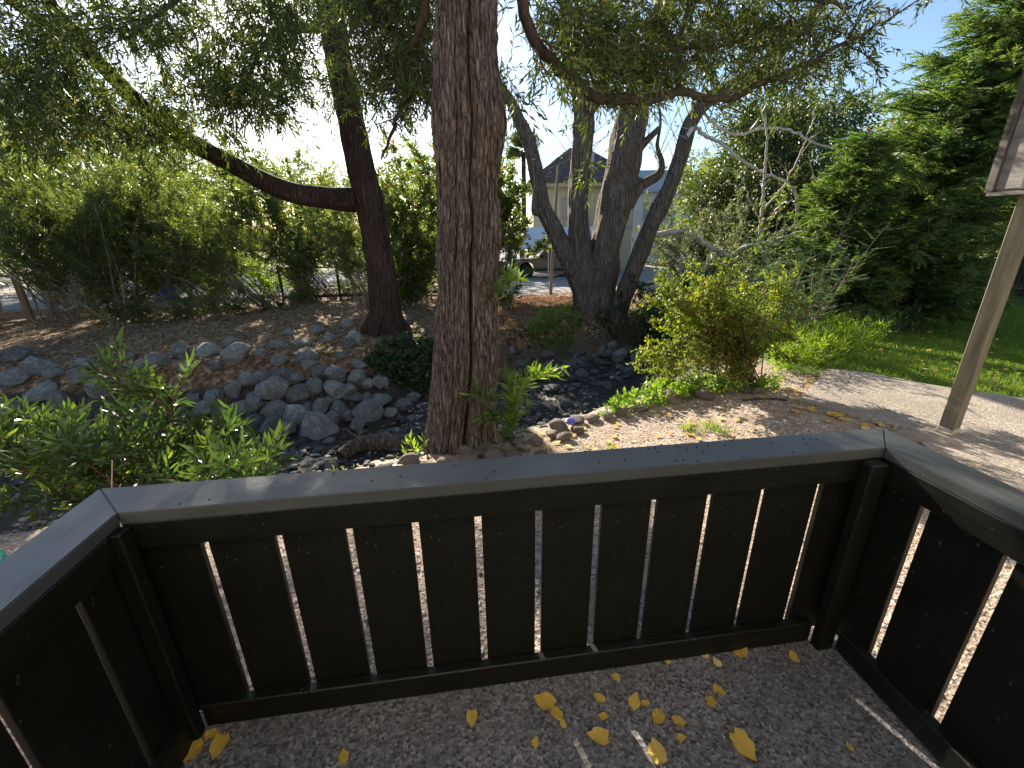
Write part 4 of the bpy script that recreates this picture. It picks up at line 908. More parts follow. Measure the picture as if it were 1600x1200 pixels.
# broadleaf trees behind
def back_tree(name, px, Y, ztop, label, seed, m, rad, cz, n, ll, lw, group=None, base_py=450, vr=None):
    r = np.random.default_rng(seed); b = at(px, base_py, Y); b[2] = hz(b[0], b[1]); g1 = Geo(); st = []
    H = ztop - b[2]
    tr = arch(b, (r.normal() * .06, 0, 1), H * .7, r, 0, 8, .05); tube(g1, tr, np.linspace(.22, .08, len(tr)), 10, rough=.2)
    br = limbs([tr], 26, r, .2, H * .32, .5, .9, .1, 6); tubes(g1, br, .06, .02, 5)
    # crown = overlapping leaf clumps on an uneven ellipsoid
    g2 = Geo(); C = []; nc = 60; vr = vr or (ztop - cz)
    for k in range(nc):
        d = nrm(r.normal(size=3)); q = r.uniform(.45, 1.0) ** .5; C.append(np.array([b[0] + d[0] * rad * q, b[1] + d[1] * rad * q * .8, cz + d[2] * vr * q]))
    C = np.array(C); C[:, 2] = np.maximum(C[:, 2], b[2] + .3); i = r.integers(0, nc, n); cr = rad * r.uniform(.16, .30, nc); O = C[i] + nrm(r.normal(size=(n, 3))) * (cr[i] * r.random(n) ** .4)[:, None]
    sprays(g2, None, O, nrm(O - C[i]) * .8 + r.normal(size=O.shape) * .4, ll * 3, 8, ll, lw, r, .8, .25)
    return finish(name, b, label, 'tree', [('trunk', g1, M['bark_dark'], False), ('foliage', g2, M[m], True)], group)
back_tree('evergreen_tree', 1185, 19, 6.2, 'dark evergreen tree behind the pale dead branches', 221, 'deepleaf', 3.4, 2.4, 6500, .17, .07)
back_tree('evergreen_tree', 1100, 22, 4.3, 'yellow green evergreen beside the slanting grey trunk', 222, 'yellowtree', 2.2, 1.9, 1200, .15, .05)
back_tree('evergreen_tree', 1225, 16.5, 3.0, 'dark round tree filling the gap left of the tall conifer', 226, 'deepleaf', 2.3, .4, 4200, .14, .055)
back_tree('yellow_tree', 1585, 18, 6.4, 'bright yellow green tree behind the conifer', 223, 'yellowtree', 3.0, 4.0, 1700, .15, .07)
back_tree('broadleaf_tree', 1570, 20, 5.0, 'dark leafy tree standing over the black back fence', 224, 'darkleaf', 3.6, 2.2, 1900, .17, .07)
back_tree('broadleaf_tree', 1700, 18.5, 6.0, 'leafy tree at the side of the lawn behind the balcony', 225, 'darkleaf', 3.0, 2.8, 1500, .15, .06)

# tall conifer with flat drooping sprays
def conifer(name, bx_, by_, ztop, rbase, label, seed, nb, dens, lean=(0, 0)):
    r = np.random.default_rng(seed); b = np.array([bx_, by_, hz(bx_, by_)]); H = ztop - b[2]; g1 = Geo(); g2 = Geo()
    tr = np.array([[b[0] + lean[0] * t ** 2, b[1] + lean[1] * t ** 2, b[2] + H * t] for t in np.linspace(0, 1, 14)]); tube(g1, tr, np.linspace(.3, .03, 14), 12, rough=.2)
    O = []; D = []; LL = []; RV = []
    for k in range(nb):
        t = r.random() ** 1.25 * .97; a = r.uniform(0, 6.28); q = (1 - t) ** .8; L = rbase * q * r.uniform(.72, 1.12) * (1 + .18 * math.sin(a * 3 + t * 9)) * (1 - .5 * max(0, math.cos(a)) * max(0, 1 - t * 2.2)) + .15
        o = np.array([np.interp(t, np.linspace(0, 1, 14), tr[:, c]) for c in range(3)]); d = nrm(np.array([math.cos(a), math.sin(a), .42 - .15 * (1 - t)])); P = arch(o, d, L, r, .22 if t < .7 else .05, 7, .05)
        tube(g1, P, np.linspace(.02 + .02 * q, .005, len(P)), 4, cap=False)
        n = int(dens * L) + 3; Oo, T = sample([P], n, .18, r); s = nrm(np.cross(T, [0, 0, 1.0])); sg = r.choice([-1, 1], n)[:, None]
        O.append(Oo + r.normal(size=Oo.shape) * .06); D.append(nrm(T * .9 + s * sg * r.uniform(.2, .9, (n, 1)) + np.array([0, 0, -.12]) + r.normal(size=T.shape) * .22)); LL.append(r.uniform(.22, .5, n)); RV.append(np.clip(r.random(n) * .55 + .35 * r.random() , 0, 1))
    O = np.concatenate(O); D = np.concatenate(D); L = np.concatenate(LL); rv = np.concatenate(RV); n = len(O)
    S = nrm(np.cross(D, np.array([[0, 0, 1.0]]) + .45 * r.normal(size=O.shape)))
    for j in range(7):                                     # flat feathery spray: paired branchlets along the axis
        t = j / 7.0
        for sg in (-1, 1):
            w = L * (.50 - .34 * t); dd = D * .75 + S * sg * .75 + r.normal(size=O.shape) * .10
            add_leaves(g2, O + D * (L * t)[:, None] - np.array([0, 0, 1]) * (L * t * t * .22)[:, None], dd, w, .030, np.clip(rv + .25 * t + .06 * r.normal(size=n), 0, 1), r, False, 1.5)
    add_leaves(g2, O, D, L * 1.15, .03, np.clip(rv + .2, 0, 1), r, False, 1.5)
    return finish(name, b, label, 'tree', [('trunk', g1, M['bark_dark'], False), ('sprays', g2, M['conifer'], True)])
cb = at(1385, 480, 11.2)
conifer('conifer_tree', cb[0], cb[1], 8.0, 2.45, 'tall broad conifer with flat drooping sprays at the edge of the lawn', 231, 520, 14, (2.6, .1))
cb = at(1290, 490, 10.8)
conifer('conifer_tree', cb[0], cb[1], 3.4, 1.45, 'shorter conifer leaning out in front of the tall one', 232, 210, 14)

# left foreground shrub in the creek
b = np.array([-3.25, 3.75, 0]); b[2] = hz(b[0], b[1])
def left_shrub():
    r = np.random.default_rng(241); base = b.copy(); st = []
    for k in range(34):
        tx = r.uniform(-20, 425); top = 618 + (abs(tx - 190) / 235) ** 2 * 80; ty = r.uniform(top, 800)
        tgt = at(tx, ty, base[1] + r.uniform(-1.0, .75)); m_ = base * .55 + tgt * .45 + np.array([0, 0, .15]) + r.normal(size=3) * .1; P, _ = resample([base + r.normal(size=3) * (.1, .1, 0), m_, tgt], [1, 1, 1], .1); st.append(P)
    br = limbs(st, 170, r, .35, .45, .35, .7, .2); g1 = Geo(); tubes(g1, st, .016, .005, 6); tubes(g1, br, .006, .003, 4)
    g2 = Geo(); O, T = sample(st + br, 1150, .35, r); sprays(g2, g1, O, T * .5 + r.normal(size=O.shape) * .45 + np.array([0, 0, .35]), .22, 9, .145, .028, r, .85, .14, True, clump=.7)
    tips = np.array([p[-1] for p in st + br]); sprays(g2, None, tips, r.normal(size=tips.shape) * .35 + np.array([0, 0, .8]), .16, 8, .13, .025, r, .6, .05, True, rlo=.5)
    finish('lance_leaf_shrub', base, 'bushy shrub with glossy lance shaped leaves growing from the creek beside the deck', 'shrub', [('stems', g1, M['stem_red'], False), ('leaves', g2, M['pittos'], True)])
left_shrub()

# ================================================================== GROUND PLANTS
def mat_of_leaves(name, pts, m, ll, lw, k, r, label, cat, up=.5, tl=.12, kind='stuff', spread=.9):
    g2 = Geo(); O = np.array(pts); sprays(g2, None, O, r.normal(size=O.shape) * .5 + np.array([0, 0, up]), tl, k, ll, lw, r, spread, .25, flat=.8); base = O.mean(0); base[2] = O[:, 2].min()
    o = sub(g2, base).build(name, m); o.location = tuple(base); return tag(o, label, cat, kind=kind)
def px_patch(poly, n, r, lift=.05, dy=0):
    poly = np.array(poly, float); lo = poly.min(0); hi = poly.max(0); out = []
    while len(out) < n:
        x, y = r.uniform(lo[0], hi[0]), r.uniform(lo[1], hi[1]); c = False; j = len(poly) - 1
        for i in range(len(poly)):
            if (poly[i][1] > y) != (poly[j][1] > y) and x < (poly[j][0] - poly[i][0]) * (y - poly[i][1]) / (poly[j][1] - poly[i][1]) + poly[i][0]: c = not c
            j = i
        if c: out.append((x, y))
    return out
r_ = np.random.default_rng(301)
def patch(poly, n, lift):
    P = np.array([hit(x, y) for x, y in px_patch(poly, n, r_)]); P[:, 2] += r_.random(n) * lift; return P
mat_of_leaves('ivy_patch', patch([(590, 545), (650, 530), (690, 535), (690, 600), (655, 622), (625, 610), (600, 590), (572, 580)], 420, .22), M['ivy'], .10, .085, 6, r_, 'dark green ivy hanging over the bank beside the boulder wall', 'ivy', .1)
mat_of_leaves('ivy_patch', patch([(835, 490), (870, 480), (908, 482), (912, 505), (890, 550), (850, 560), (820, 535)], 380, .3), M['bright'], .10, .035, 7, r_, 'bright green creeper hanging down the bank left of the grey trunks', 'creeper', .0)
mat_of_leaves('ivy_patch', patch([(930, 500), (1000, 480), (1040, 500), (1020, 545), (960, 540)], 300, .35), M['darkleaf'], .10, .04, 7, r_, 'dark tangled creeper under the slanting grey trunk', 'creeper', .1)
mat_of_leaves('ivy_patch', patch([(785, 500), (840, 520), (830, 560), (790, 570)], 90, .12), M['darkleaf'], .09, .03, 6, r_, 'sparse creeper trailing down the bare earth bank', 'creeper', .0)
mat_of_leaves('ground_cover', patch([(1190, 545), (1260, 515), (1340, 512), (1400, 520), (1350, 560), (1300, 576), (1240, 590), (1200, 590)], 800, .32), M['grass'], .10, .014, 8, r_, 'soft green ground cover between the rounded bush and the lawn', 'ground cover', .8, .16)
mat_of_leaves('ground_cover', patch([(1340, 505), (1390, 490), (1440, 500), (1435, 520), (1400, 528), (1350, 530)], 420, .35), M['ivy'], .09, .05, 7, r_, 'dark leafy ground cover under the skirt of the conifer', 'ground cover', .5)
mat_of_leaves('ground_cover', patch([(1020, 610), (1100, 595), (1180, 600), (1235, 605), (1200, 615), (1100, 622), (1020, 640), (930, 655), (960, 640)], 420, .10), M['bright'], .05, .028, 7, r_, 'low green weeds along the crest under the rounded bush', 'weeds', .6, .08)
mat_of_leaves('ground_cover', patch([(0, 640), (60, 640), (110, 700), (60, 800), (0, 820)], 90, .12), M['pittos'], .09, .02, 7, r_, 'scattered weeds among the boulders beside the lance leaf shrub', 'weeds', .6)
# little tufts on the gravel
def tuft(px, py, n, label, ll=.09):
    p = hit(px, py); g2 = Geo(); O = np.repeat(p[None], n, 0) + r_.normal(size=(n, 3)) * np.array([.05, .05, 0]); add_leaves(g2, O, r_.normal(size=(n, 3)) * .5 + np.array([0, 0, 1.0]), ll * r_.uniform(.5, 1.2, n), .008, r_.random(n), r_)
    o = sub(g2, p).build('grass_tuft', M['grass'] if ll > .05 else M['bright']); o.location = tuple(p); tag(o, label, 'grass', kind='stuff')
tuft(1075, 674, 60, 'tuft of bright grass growing in the gravel near the rail'); tuft(1110, 668, 70, 'yellowing weeds around the hollow in the gravel', .06); tuft(955, 703, 40, 'small yellow green tuft just outside the railing', .06)
tuft(1130, 678, 60, 'leafy weeds beside the hollow in the gravel', .06); tuft(535, 742, 14, 'tiny sprout showing above the railing cap', .06)
# lawn
n = 80000; x = r_.uniform(3.2, 15, n); y = 3.0 + (r_.random(n) ** 1.7) * 11; dn_, df_ = masks(x, y)
inp = np.zeros(n, bool)
k = (dn_ < -.9) & (x > 3.75 + .02 * y) & (y > np.maximum(5.12 - .79 * (x - 3.85), 4.06 - .26 * (x - 5.14))) & (x < y * 1.25 + 2); x, y = x[k], y[k]; z = height(x, y); n = len(x)
g2 = Geo(); add_leaves(g2, np.stack([x, y, z - .005], 1), r_.normal(size=(n, 3)) * .45 + np.array([0, 0, 1.0]), r_.uniform(.04, .075, n) * (1 + .05 * y), .006 * (1 + .12 * y), np.clip(fbm(x * 1.5, y * 1.5, 3, 4) * .9 + .25 * r_.random(n), 0, 1), r_)
tag(g2.build('lawn_grass', M['grass']), 'short green lawn grass beyond the concrete path', 'grass', kind='stuff')
# litter on the far bank
n = 34000; x = r_.uniform(-16, 4.5, n); y = r_.uniform(8, 20, n); dn_, df_ = masks(x, y); k = (df_ < .25); x, y = x[k], y[k]; n = len(x); z = height(x, y) + .012
g2 = Geo(); D = r_.normal(size=(n, 3)); D[:, 2] *= .25; add_leaves(g2, np.stack([x, y, z], 1), D, r_.uniform(.06, .13, n), .035, r_.random(n), r_, flat=3.0)
tag(g2.build('leaf_litter', M['litter']), 'brown and tan dry leaf litter covering the far bank', 'leaves', kind='stuff')
# mulch heap near the grey trunks
n = 9000; x = r_.uniform(-1.2, 3.4, n); y = r_.uniform(12.2, 18, n); dn_, df_ = masks(x, y); k = (df_ < .1); x, y = x[k], y[k]; n = len(x); z = height(x, y) + .02
g2 = Geo(); D = r_.normal(size=(n, 3)); D[:, 2] *= .4; add_leaves(g2, np.stack([x, y, z], 1), D, r_.uniform(.10, .2, n), .02, r_.random(n) * .7, r_, flat=1.0)
tag(g2.build('needle_litter', leaf_mat('red brown needles', [(0, (.16, .085, .05)), (.6, (.38, .21, .13)), (1, (.55, .36, .25))], .2, .8, (1.1, .9, .7))), 'reddish brown shed bark and needles between shaggy trunk and grey trunks', 'litter', kind='stuff')

# ================================================================== YELLOW LEAVES
def leafmesh(seed):
    r = np.random.default_rng(seed); bm = bmesh.new(); n = 16; vs_ = []
    for k in range(n):
        a = 2 * math.pi * k / n; rad_ = .5 * (1 + .06 * r.normal()); xx = math.cos(a) * rad_ * .82; yy = math.sin(a) * rad_
        if k == 4: yy *= 1.45
        if k in (3, 5): yy *= 1.05
        if k == 12: yy *= .72
        vs_.append((xx, yy, .25 * xx * xx * r.uniform(.5, 3) + .12 * r.normal() * abs(xx) + .35 * yy * yy * r.uniform(-.3, 1.2)))
    c = bm.verts.new((0, 0, .0)); V = [bm.verts.new(v) for v in vs_]
    for k in range(n): bm.faces.new((c, V[k], V[(k + 1) % n]))
    s0 = [bm.verts.new(q) for q in ((-.012, -.36, 0), (.012, -.36, 0), (.05, -.85, .05), (.035, -.86, .05))]; bm.faces.new(s0)
    me = bpy.data.meshes.new('fallen_leaf'); bm.to_mesh(me); bm.free(); a = me.attributes.new('rnd', 'FLOAT', 'POINT')
    v0 = r.random(); a.data.foreach_set('value', np.clip(v0 + .15 * r.normal(size=len(me.vertices)), 0, 1).astype(np.float32)); me.materials.append(M['yleaf'])
    for p in me.polygons: p.use_smooth = True
    return me
LM = [leafmesh(400 + k) for k in range(8)]
rs = random.Random(9)
def fleaf(p, size, label, group, lift=.006, tilt=.12):
    o = link('fallen_leaf', rs.choice(LM)); o.location = (p[0], p[1], p[2] + lift + size * .05); o.scale = (size, size, size); o.rotation_euler = (rs.uniform(-tilt, tilt), rs.uniform(-tilt, tilt), rs.uniform(0, 6.28)); tag(o, label, 'leaf', group)
deckl = [(854, 1100, 40), (870, 1118, 26), (880, 1134, 16), (836, 1163, 18), (937, 1094, 22), (942, 1122, 18), (938, 1154, 38), (990, 1100, 28), (1008, 1102, 18), (1028, 1122, 30), (1059, 1130, 24), (1063, 1156, 18), (1026, 1180, 40), (738, 1122, 28), (538, 1186, 24), (962, 1060, 18), (1042, 1034, 16), (1100, 1026, 18), (1120, 1038, 18), (1120, 1080, 24), (1110, 1098, 22),
         (1156, 1020, 32), (1240, 1030, 22), (1327, 1170, 14), (300, 1178, 46), (345, 1165, 40), (330, 1150, 24), (1158, 1165, 48)]
for x, y, w in deckl:
    p = onz(x, y, 0.0); fleaf(p, w * scale_at(p) * .8, 'yellow heart shaped leaf fallen on the dark deck floor', 'yellow leaves on the deck floor')
o = None
for x, y in px_patch([(1170, 622), (1290, 585), (1296, 574), (1268, 600), (1250, 626), (1330, 652), (1420, 676), (1440, 694), (1390, 688), (1300, 664), (1230, 645)], 46, r_):
    p = hit(x, y); fleaf(p, rs.uniform(.05, .085), 'yellow leaf fallen along the edge of the gravel by the concrete path', 'yellow leaves along the path edge', .01)
for x, y in px_patch([(1340, 560), (1440, 500), (1600, 500), (1600, 615), (1450, 600)], 70, r_):
    p = hit(x, y); fleaf(p, rs.uniform(.045, .075), 'yellow leaf fallen on the lawn beyond the path', 'yellow leaves on the lawn', .04, .4)
for x, y in px_patch([(700, 715), (860, 675), (1000, 640), (1200, 640), (1350, 680), (1100, 690), (800, 720)], 40, r_) + [(792, 702), (735, 720), (765, 716), (1080, 682), (1100, 680), (1090, 688)]:
    p = hit(x, y); fleaf(p, rs.uniform(.04, .07), 'yellow leaf lying on the gravel and cobbles outside the railing', 'yellow leaves on the gravel', .012)
for x, y in px_patch([(420, 520), (600, 530), (690, 530), (560, 560), (440, 560)], 50, r_):
    p = hit(x, y); fleaf(p, rs.uniform(.08, .13), 'yellow leaf caught among boulders on the far bank', 'yellow leaves on the far bank', .03, .4)
# black hose end on the gravel
a_ = [hit(1160, 628), hit(1185, 625), hit(1210, 626), hit(1228, 628)]; P, R_ = resample(a_, [.012] * 4, .05); P[:, 2] += .012; g = Geo(); tube(g, P, R_, 8); o = sub(g, a_[0]).build('dry_stick', M['bark_dark'], None, True); o.location = tuple(a_[0]); tag(o, 'thin dark stick lying on the gravel below the rounded bush', 'stick')

# ================================================================== FAR TREES AND BUILDINGS BEYOND THE BANK
FT = [back_tree('far_tree', -200, 34, 8.5, 'far leafy tree beyond the left thicket', 501, 'photinia', 5.0, 3.6, 1500, .30, .12, 'far trees beyond the thicket')]
for k, (px, Y, sc, lab) in enumerate([(60, 36, .95, 'far pale tree beyond the wooden fence'), (230, 33, .85, 'far pale tree behind the sweeping limb'), (400, 37, .95, 'far pale tree glimpsed through the tallest oleander stems'), (550, 35, .75, 'far tree behind the leaning red brown trunk'), (690, 38, .9, 'far tree hidden behind the shaggy trunk'), (1080, 40, .9, 'far tree right of the white house')]):
    c = copy_tree(FT[0]); p = at(px, 420, Y); c.location = (p[0], p[1], hz(p[0], p[1])); c.rotation_euler = (0, 0, k * 1.1); c.scale = (sc, sc, sc); c['label'] = lab

for k, (x, y, sc) in enumerate([(-30, 24, 1.0), (-38, 15, 1.1), (-46, 30, 1.2), (-24, 30, .9), (-55, 8, 1.2), (-34, 2, 1.0), (26, 24, 1.0), (34, 12, 1.1), (22, 36, 1.1), (40, 26, 1.2), (30, 2, 1.0)]):
    c = copy_tree(FT[0]); c.location = (x, y, hz(x, y)); c.rotation_euler = (0, 0, 2 + k * 1.7); c.scale = (sc, sc, sc * 1.1); c['label'] = 'far leafy tree at the outer edge of the neighbouring gardens'; c['group'] = 'trees around the garden'
_ol = [o for o in COL.objects if o.name.startswith('oleander_shrub') and o.parent is None]
for k, (x, y) in enumerate([(-19.5, 12.5), (-23, 11.5), (-27, 13), (-21, 16)]):
    c = copy_tree(_ol[(k * 3 + 3) % len(_ol)]); c.location = (x, y, hz(x, y)); c.rotation_euler = (0, 0, .6 * k); c['label'] = 'oleander growing past the outer end of the timber fence'; c['group'] = 'oleanders past the fence end'

M['cream'] = plain('cream siding', (.62, .52, .34), .8, var=.06); M['creamtrim'] = plain('cream trim', (.50, .41, .26), .8, var=.05)
M['shingle'] = plain('brown shingles', (.12, .075, .065), .9, var=.35, scale=14); M['glass'] = plain('window glass', (.10, .13, .16), .15, spec=.7)
M['white'] = plain('white paint', (.75, .75, .74), .6, var=.05); M['tarp'] = plain('white canopy cloth', (.78, .79, .82), .7, var=.04); M['greyroof'] = plain('grey roof', (.45, .45, .45), .8)
def roofmesh(name, x0, x1, y0, y1, z0, z1, inset, m, parent, th=.12):
    rx = (x1 - x0) * inset; ym = (y0 + y1) / 2; bm = bmesh.new()
    V = [bm.verts.new(c) for c in ((x0, y0, z0), (x1, y0, z0), (x1, y1, z0), (x0, y1, z0), (x0 + rx, ym, z1), (x1 - rx, ym, z1), (x0, y0, z0 - th), (x1, y0, z0 - th), (x1, y1, z0 - th), (x0, y1, z0 - th))]
    for f in ((0, 1, 5, 4), (1, 2, 5), (2, 3, 4, 5), (3, 0, 4), (0, 6, 7, 1), (1, 7, 8, 2), (2, 8, 9, 3), (3, 9, 6, 0), (9, 8, 7, 6)): bm.faces.new([V[i] for i in f])
    bmesh.ops.recalc_face_normals(bm, faces=bm.faces); me = bpy.data.meshes.new(name); bm.to_mesh(me); bm.free(); me.materials.append(m); return link(name, me, parent)
def window(parent, x, y, z, w, h, fm, mull=True):
    f = boxpart('window', (x - w / 2 - .08, y - .05, z - h / 2 - .08), (x + w / 2 + .08, y - .003, z + h / 2 + .08), fm, parent, .01)
    p = boxpart('pane', (-w / 2, -.03, -h / 2), (w / 2, -.024, h / 2), M['glass'], f, 0); p.location = (0, -.032, 0)
    if mull: q = boxpart('mullion', (-.03, -.05, -h / 2), (.03, -.036, h / 2), fm, f, 0); q.location = (0, -.045, 0)
    return f
gz = hz(5, 31)
hs = thing('cream_house', (5.0, 31.0, gz), 'two storey cream board house with a brown hipped roof behind the grey trunks', 'house')
boxpart('wall', (-3.4, 0, 0), (3.25, 7.0, 5.45), M['cream'], hs, 0)
boxpart('floor_band', (-3.42, -.04, 2.62), (3.27, -.004, 2.86), M['creamtrim'], hs, .005)
g = Geo()
for k in range(24):
    x = -3.35 + k * .285; c = np.array([(a, b_, z_) for z_ in (2.87, 5.40) for a, b_ in ((x, -.025), (x + .035, -.025), (x + .035, -.004), (x, -.004))]); g.add(c, [(0, 1, 5, 4), (1, 2, 6, 5), (3, 0, 4, 7)])
o = g.build('battens', M['creamtrim'], hs); o['kind'] = 'stuff'
boxpart('eave_board', (-3.75, -.55, 5.28), (3.6, -.50, 5.50), M['creamtrim'], hs, .005)
rf = roofmesh('roof', -3.8, 3.65, -.6, 7.6, 5.62, 8.1, .42, M['shingle'], hs)
q = boxpart('vent_pipe', (.5, 1.0, 6.3), (.68, 1.18, 7.5), M['greyroof'], rf, .02); boxpart('chimney', (-.4, 2.3, 7.2), (.3, 3.0, 8.3), M['greyroof'], rf, .02)
window(hs, -1.15, 0, 4.0, .75, 1.25, M['creamtrim'], False); window(hs, 1.9, 0, 4.0, .75, 1.25, M['creamtrim'], False)
boxpart('door', (.4, -.06, .0), (1.4, -.004, 2.1), M['creamtrim'], hs, .01)
gz = hz(10.5, 37)
wh = thing('white_house', (11.2, 37, gz), 'white clapboard house with a pale roof partly hidden by the slanting grey trunk', 'house')
boxpart('wall', (-1.8, 0, 0), (4, 6, 5.3), M['white'], wh, 0)
for k in range(9): boxpart('clapboard', (-1.82, -.03, 2.4 + k * .3), (4.02, -.003, 2.4 + k * .3 + .27), M['white'], wh, .01)
roofmesh('roof', -2.2, 4.4, -.5, 6.5, 5.4, 7.2, .1, M['greyroof'], wh); window(wh, -.2, -.03, 3.9, .8, 1.3, M['white']); window(wh, 1.3, -.03, 3.9, .8, 1.3, M['white'])

# white canopy over the parked pickup
gz = hz(3.5, 27)
cn = thing('carport_canopy', (3.5, 27, gz), 'white cloth canopy on thin poles over the parked pickup', 'canopy')
g = Geo(); xs = np.linspace(-3.6, 2.4, 13); 
for a, b_ in zip(xs[:-1], xs[1:]):
    s_ = lambda x: .03 * math.sin(x * 3)
    v = [(a, -.6, 1.82 + s_(a)), (b_, -.6, 1.82 + s_(b_)), (b_, .9, 2.86 + s_(b_)), (a, .9, 2.86 + s_(a)), (a, 2.6, 2.5), (b_, 2.6, 2.5), (a, -.6, 1.66), (b_, -.6, 1.66 + s_(b_))]
    g.add(v, [(0, 1, 2, 3), (3, 2, 5, 4), (6, 7, 1, 0)])
g.build('cloth', M['tarp'], cn)
for x, y in ((-3.5, -.55), (-1.25, -.55), (1.0, -.55), (2.3, -.55), (-3.5, 2.5), (2.3, 2.5)):
    boxpart('pole', (x - .035, y - .035, 0), (x + .035, y + .035, 1.8 if y < 0 else 2.5), M['white'], cn, .008)
# pickup truck, nose to the left
def pickup():
    p = at(866, 436, 27.6); p[2] = hz(p[0], p[1]); t = thing('pickup_truck', p, 'grey beige pickup truck parked nose out under the white canopy', 'pickup')
    pm = plain('grey beige car paint', (.17, .16, .13), .3, .3, .5, .04); blk = plain('black trim', (.015, .015, .016), .5); tyre = plain('tyre', (.02, .02, .02), .9); chrome = plain('alloy', (.30, .30, .31), .35, .8); rim = plain('rim', (.05, .05, .05), .4, .5)
    L, W = 5.4, 1.9
    def extr(name, prof, y0, y1, m, bev=.04):
        bm = bmesh.new(); f = bm.faces.new([bm.verts.new((x, y0, z)) for x, z in prof]); r = bmesh.ops.extrude_face_region(bm, geom=[f]); bmesh.ops.translate(bm, verts=[v for v in r['geom'] if isinstance(v, bmesh.types.BMVert)], vec=(0, y1 - y0, 0)); bmesh.ops.recalc_face_normals(bm, faces=bm.faces)
        if bev: bmesh.ops.bevel(bm, geom=bm.edges[:], offset=bev, segments=2, affect='EDGES')
        me = bpy.data.meshes.new(name); bm.to_mesh(me); bm.free(); me.materials.append(m); return link(name, me, t)
    def arc(cx, r_): return [(cx + r_ * math.cos(a), .42 + r_ * math.sin(a)) for a in np.linspace(math.pi, 0, 9)]
    prof = [(-2.7, .55)] + arc(-1.75, .50) + arc(1.65, .50) + [(2.7, .55), (2.7, 1.12), (.95, 1.14), (-.95, 1.14), (-2.45, 1.10), (-2.7, .95)]
    extr('body', prof, -W / 2, W / 2, pm, .03)
    extr('cabin', [(-1.15, 1.12), (-.45, 1.72), (-.3, 1.80), (.7, 1.80), (.85, 1.74), (.98, 1.12)], -W / 2 + .12, W / 2 - .12, pm, .04)
    for x0, x1, xa, xb in ((-.92, -.05, -.42, -.05), (.05, .86, .05, .74)):
        extr('side_window', [(x0, 1.16), (x1, 1.16), (xb, 1.68), (xa, 1.68)], -W / 2 + .105, -W / 2 + .125, M['glass'], 0)
    extr('windscreen', [(-1.17, 1.14), (-.50, 1.70), (-.48, 1.70), (-1.13, 1.14)], -W / 2 + .2, W / 2 - .2, M['glass'], 0)
    extr('bed_side', [(1.02, 1.10), (2.68, 1.10), (2.68, 1.22), (1.02, 1.22)], -W / 2 + .01, -W / 2 + .09, pm, .015)
    extr('sill', [(-1.2, .40), (1.1, .40), (1.1, .54), (-1.2, .54)], -W / 2 - .03, W / 2 + .03, blk, .01)
    extr('bumper', [(-2.82, .50), (-2.62, .50), (-2.62, .78), (-2.82, .74)], -W / 2 + .03, W / 2 - .03, blk, .02)
    extr('grille', [(-2.72, .80), (-2.70, .80), (-2.70, 1.02), (-2.72, 1.0)], -.6, .6, blk, 0)
    for y0 in (-W / 2 + .05, W / 2 - .35): extr('headlight', [(-2.73, .84), (-2.55, .84), (-2.55, 1.02), (-2.73, .98)], y0, y0 + .30, plain('headlight', (.6, .6, .62), .2), .01)
    extr('mirror', [(-.95, 1.16), (-.75, 1.16), (-.75, 1.34), (-.92, 1.34)], -W / 2 - .16, -W / 2 + .0, blk, .02)
    for x in (-.02, .96): extr('door_seam', [(x, .56), (x + .012, .56), (x + .012, 1.12), (x, 1.12)], -W / 2 - .004, -W / 2 + .01, blk, 0)
    for x in (-.3, .7): extr('handle', [(x, 1.0), (x + .18, 1.0), (x + .18, 1.04), (x, 1.04)], -W / 2 - .03, -W / 2 + .01, chrome, .005)
    for x in (-1.75, 1.65):
        for y in (-W / 2 + .12, W / 2 - .12):
            bm = bmesh.new(); bmesh.ops.create_cone(bm, cap_ends=True, segments=28, radius1=.41, radius2=.41, depth=.26); bmesh.ops.bevel(bm, geom=[e_ for e_ in bm.edges if len(e_.link_faces) == 2 and abs(e_.calc_face_angle(0)) > 1], offset=.05, segments=2, affect='EDGES')
            me = bpy.data.meshes.new('wheel'); bm.to_mesh(me); bm.free(); me.materials.append(tyre); o = link('wheel', me, t); o.location = (x, y, .41); o.rotation_euler = (math.pi / 2, 0, 0)
            bm = bmesh.new(); bmesh.ops.create_cone(bm, cap_ends=True, segments=20, radius1=.26, radius2=.22, depth=.27); me = bpy.data.meshes.new('rim'); bm.to_mesh(me); bm.free(); me.materials.append(rim); q_ = link('rim', me, o); q_.location = (0, 0, .006 if y < 0 else -.006)
    return t
tr_ = pickup(); tr_.location.x = at(866, 436, 27.6)[0] + .0
# slender pole in front of the drive
p = hit(860, 460); tp = at(872, 258, p[1] + .1); g = Geo(); P, R_ = resample([p - (0, 0, .2), p + (tp - p) * .5, tp], [.075, .06, .05], .2); tube(g, P, R_, 12, rough=.12); o = sub(g, p).build('wooden_pole', wood_mat('pale rusty pole', (.17, .12, .09), (.42, .36, .29), (30, 30, 1.2)), None, True); o.location = tuple(p); tag(o, 'slender bare pole standing at the edge of the drive', 'pole')

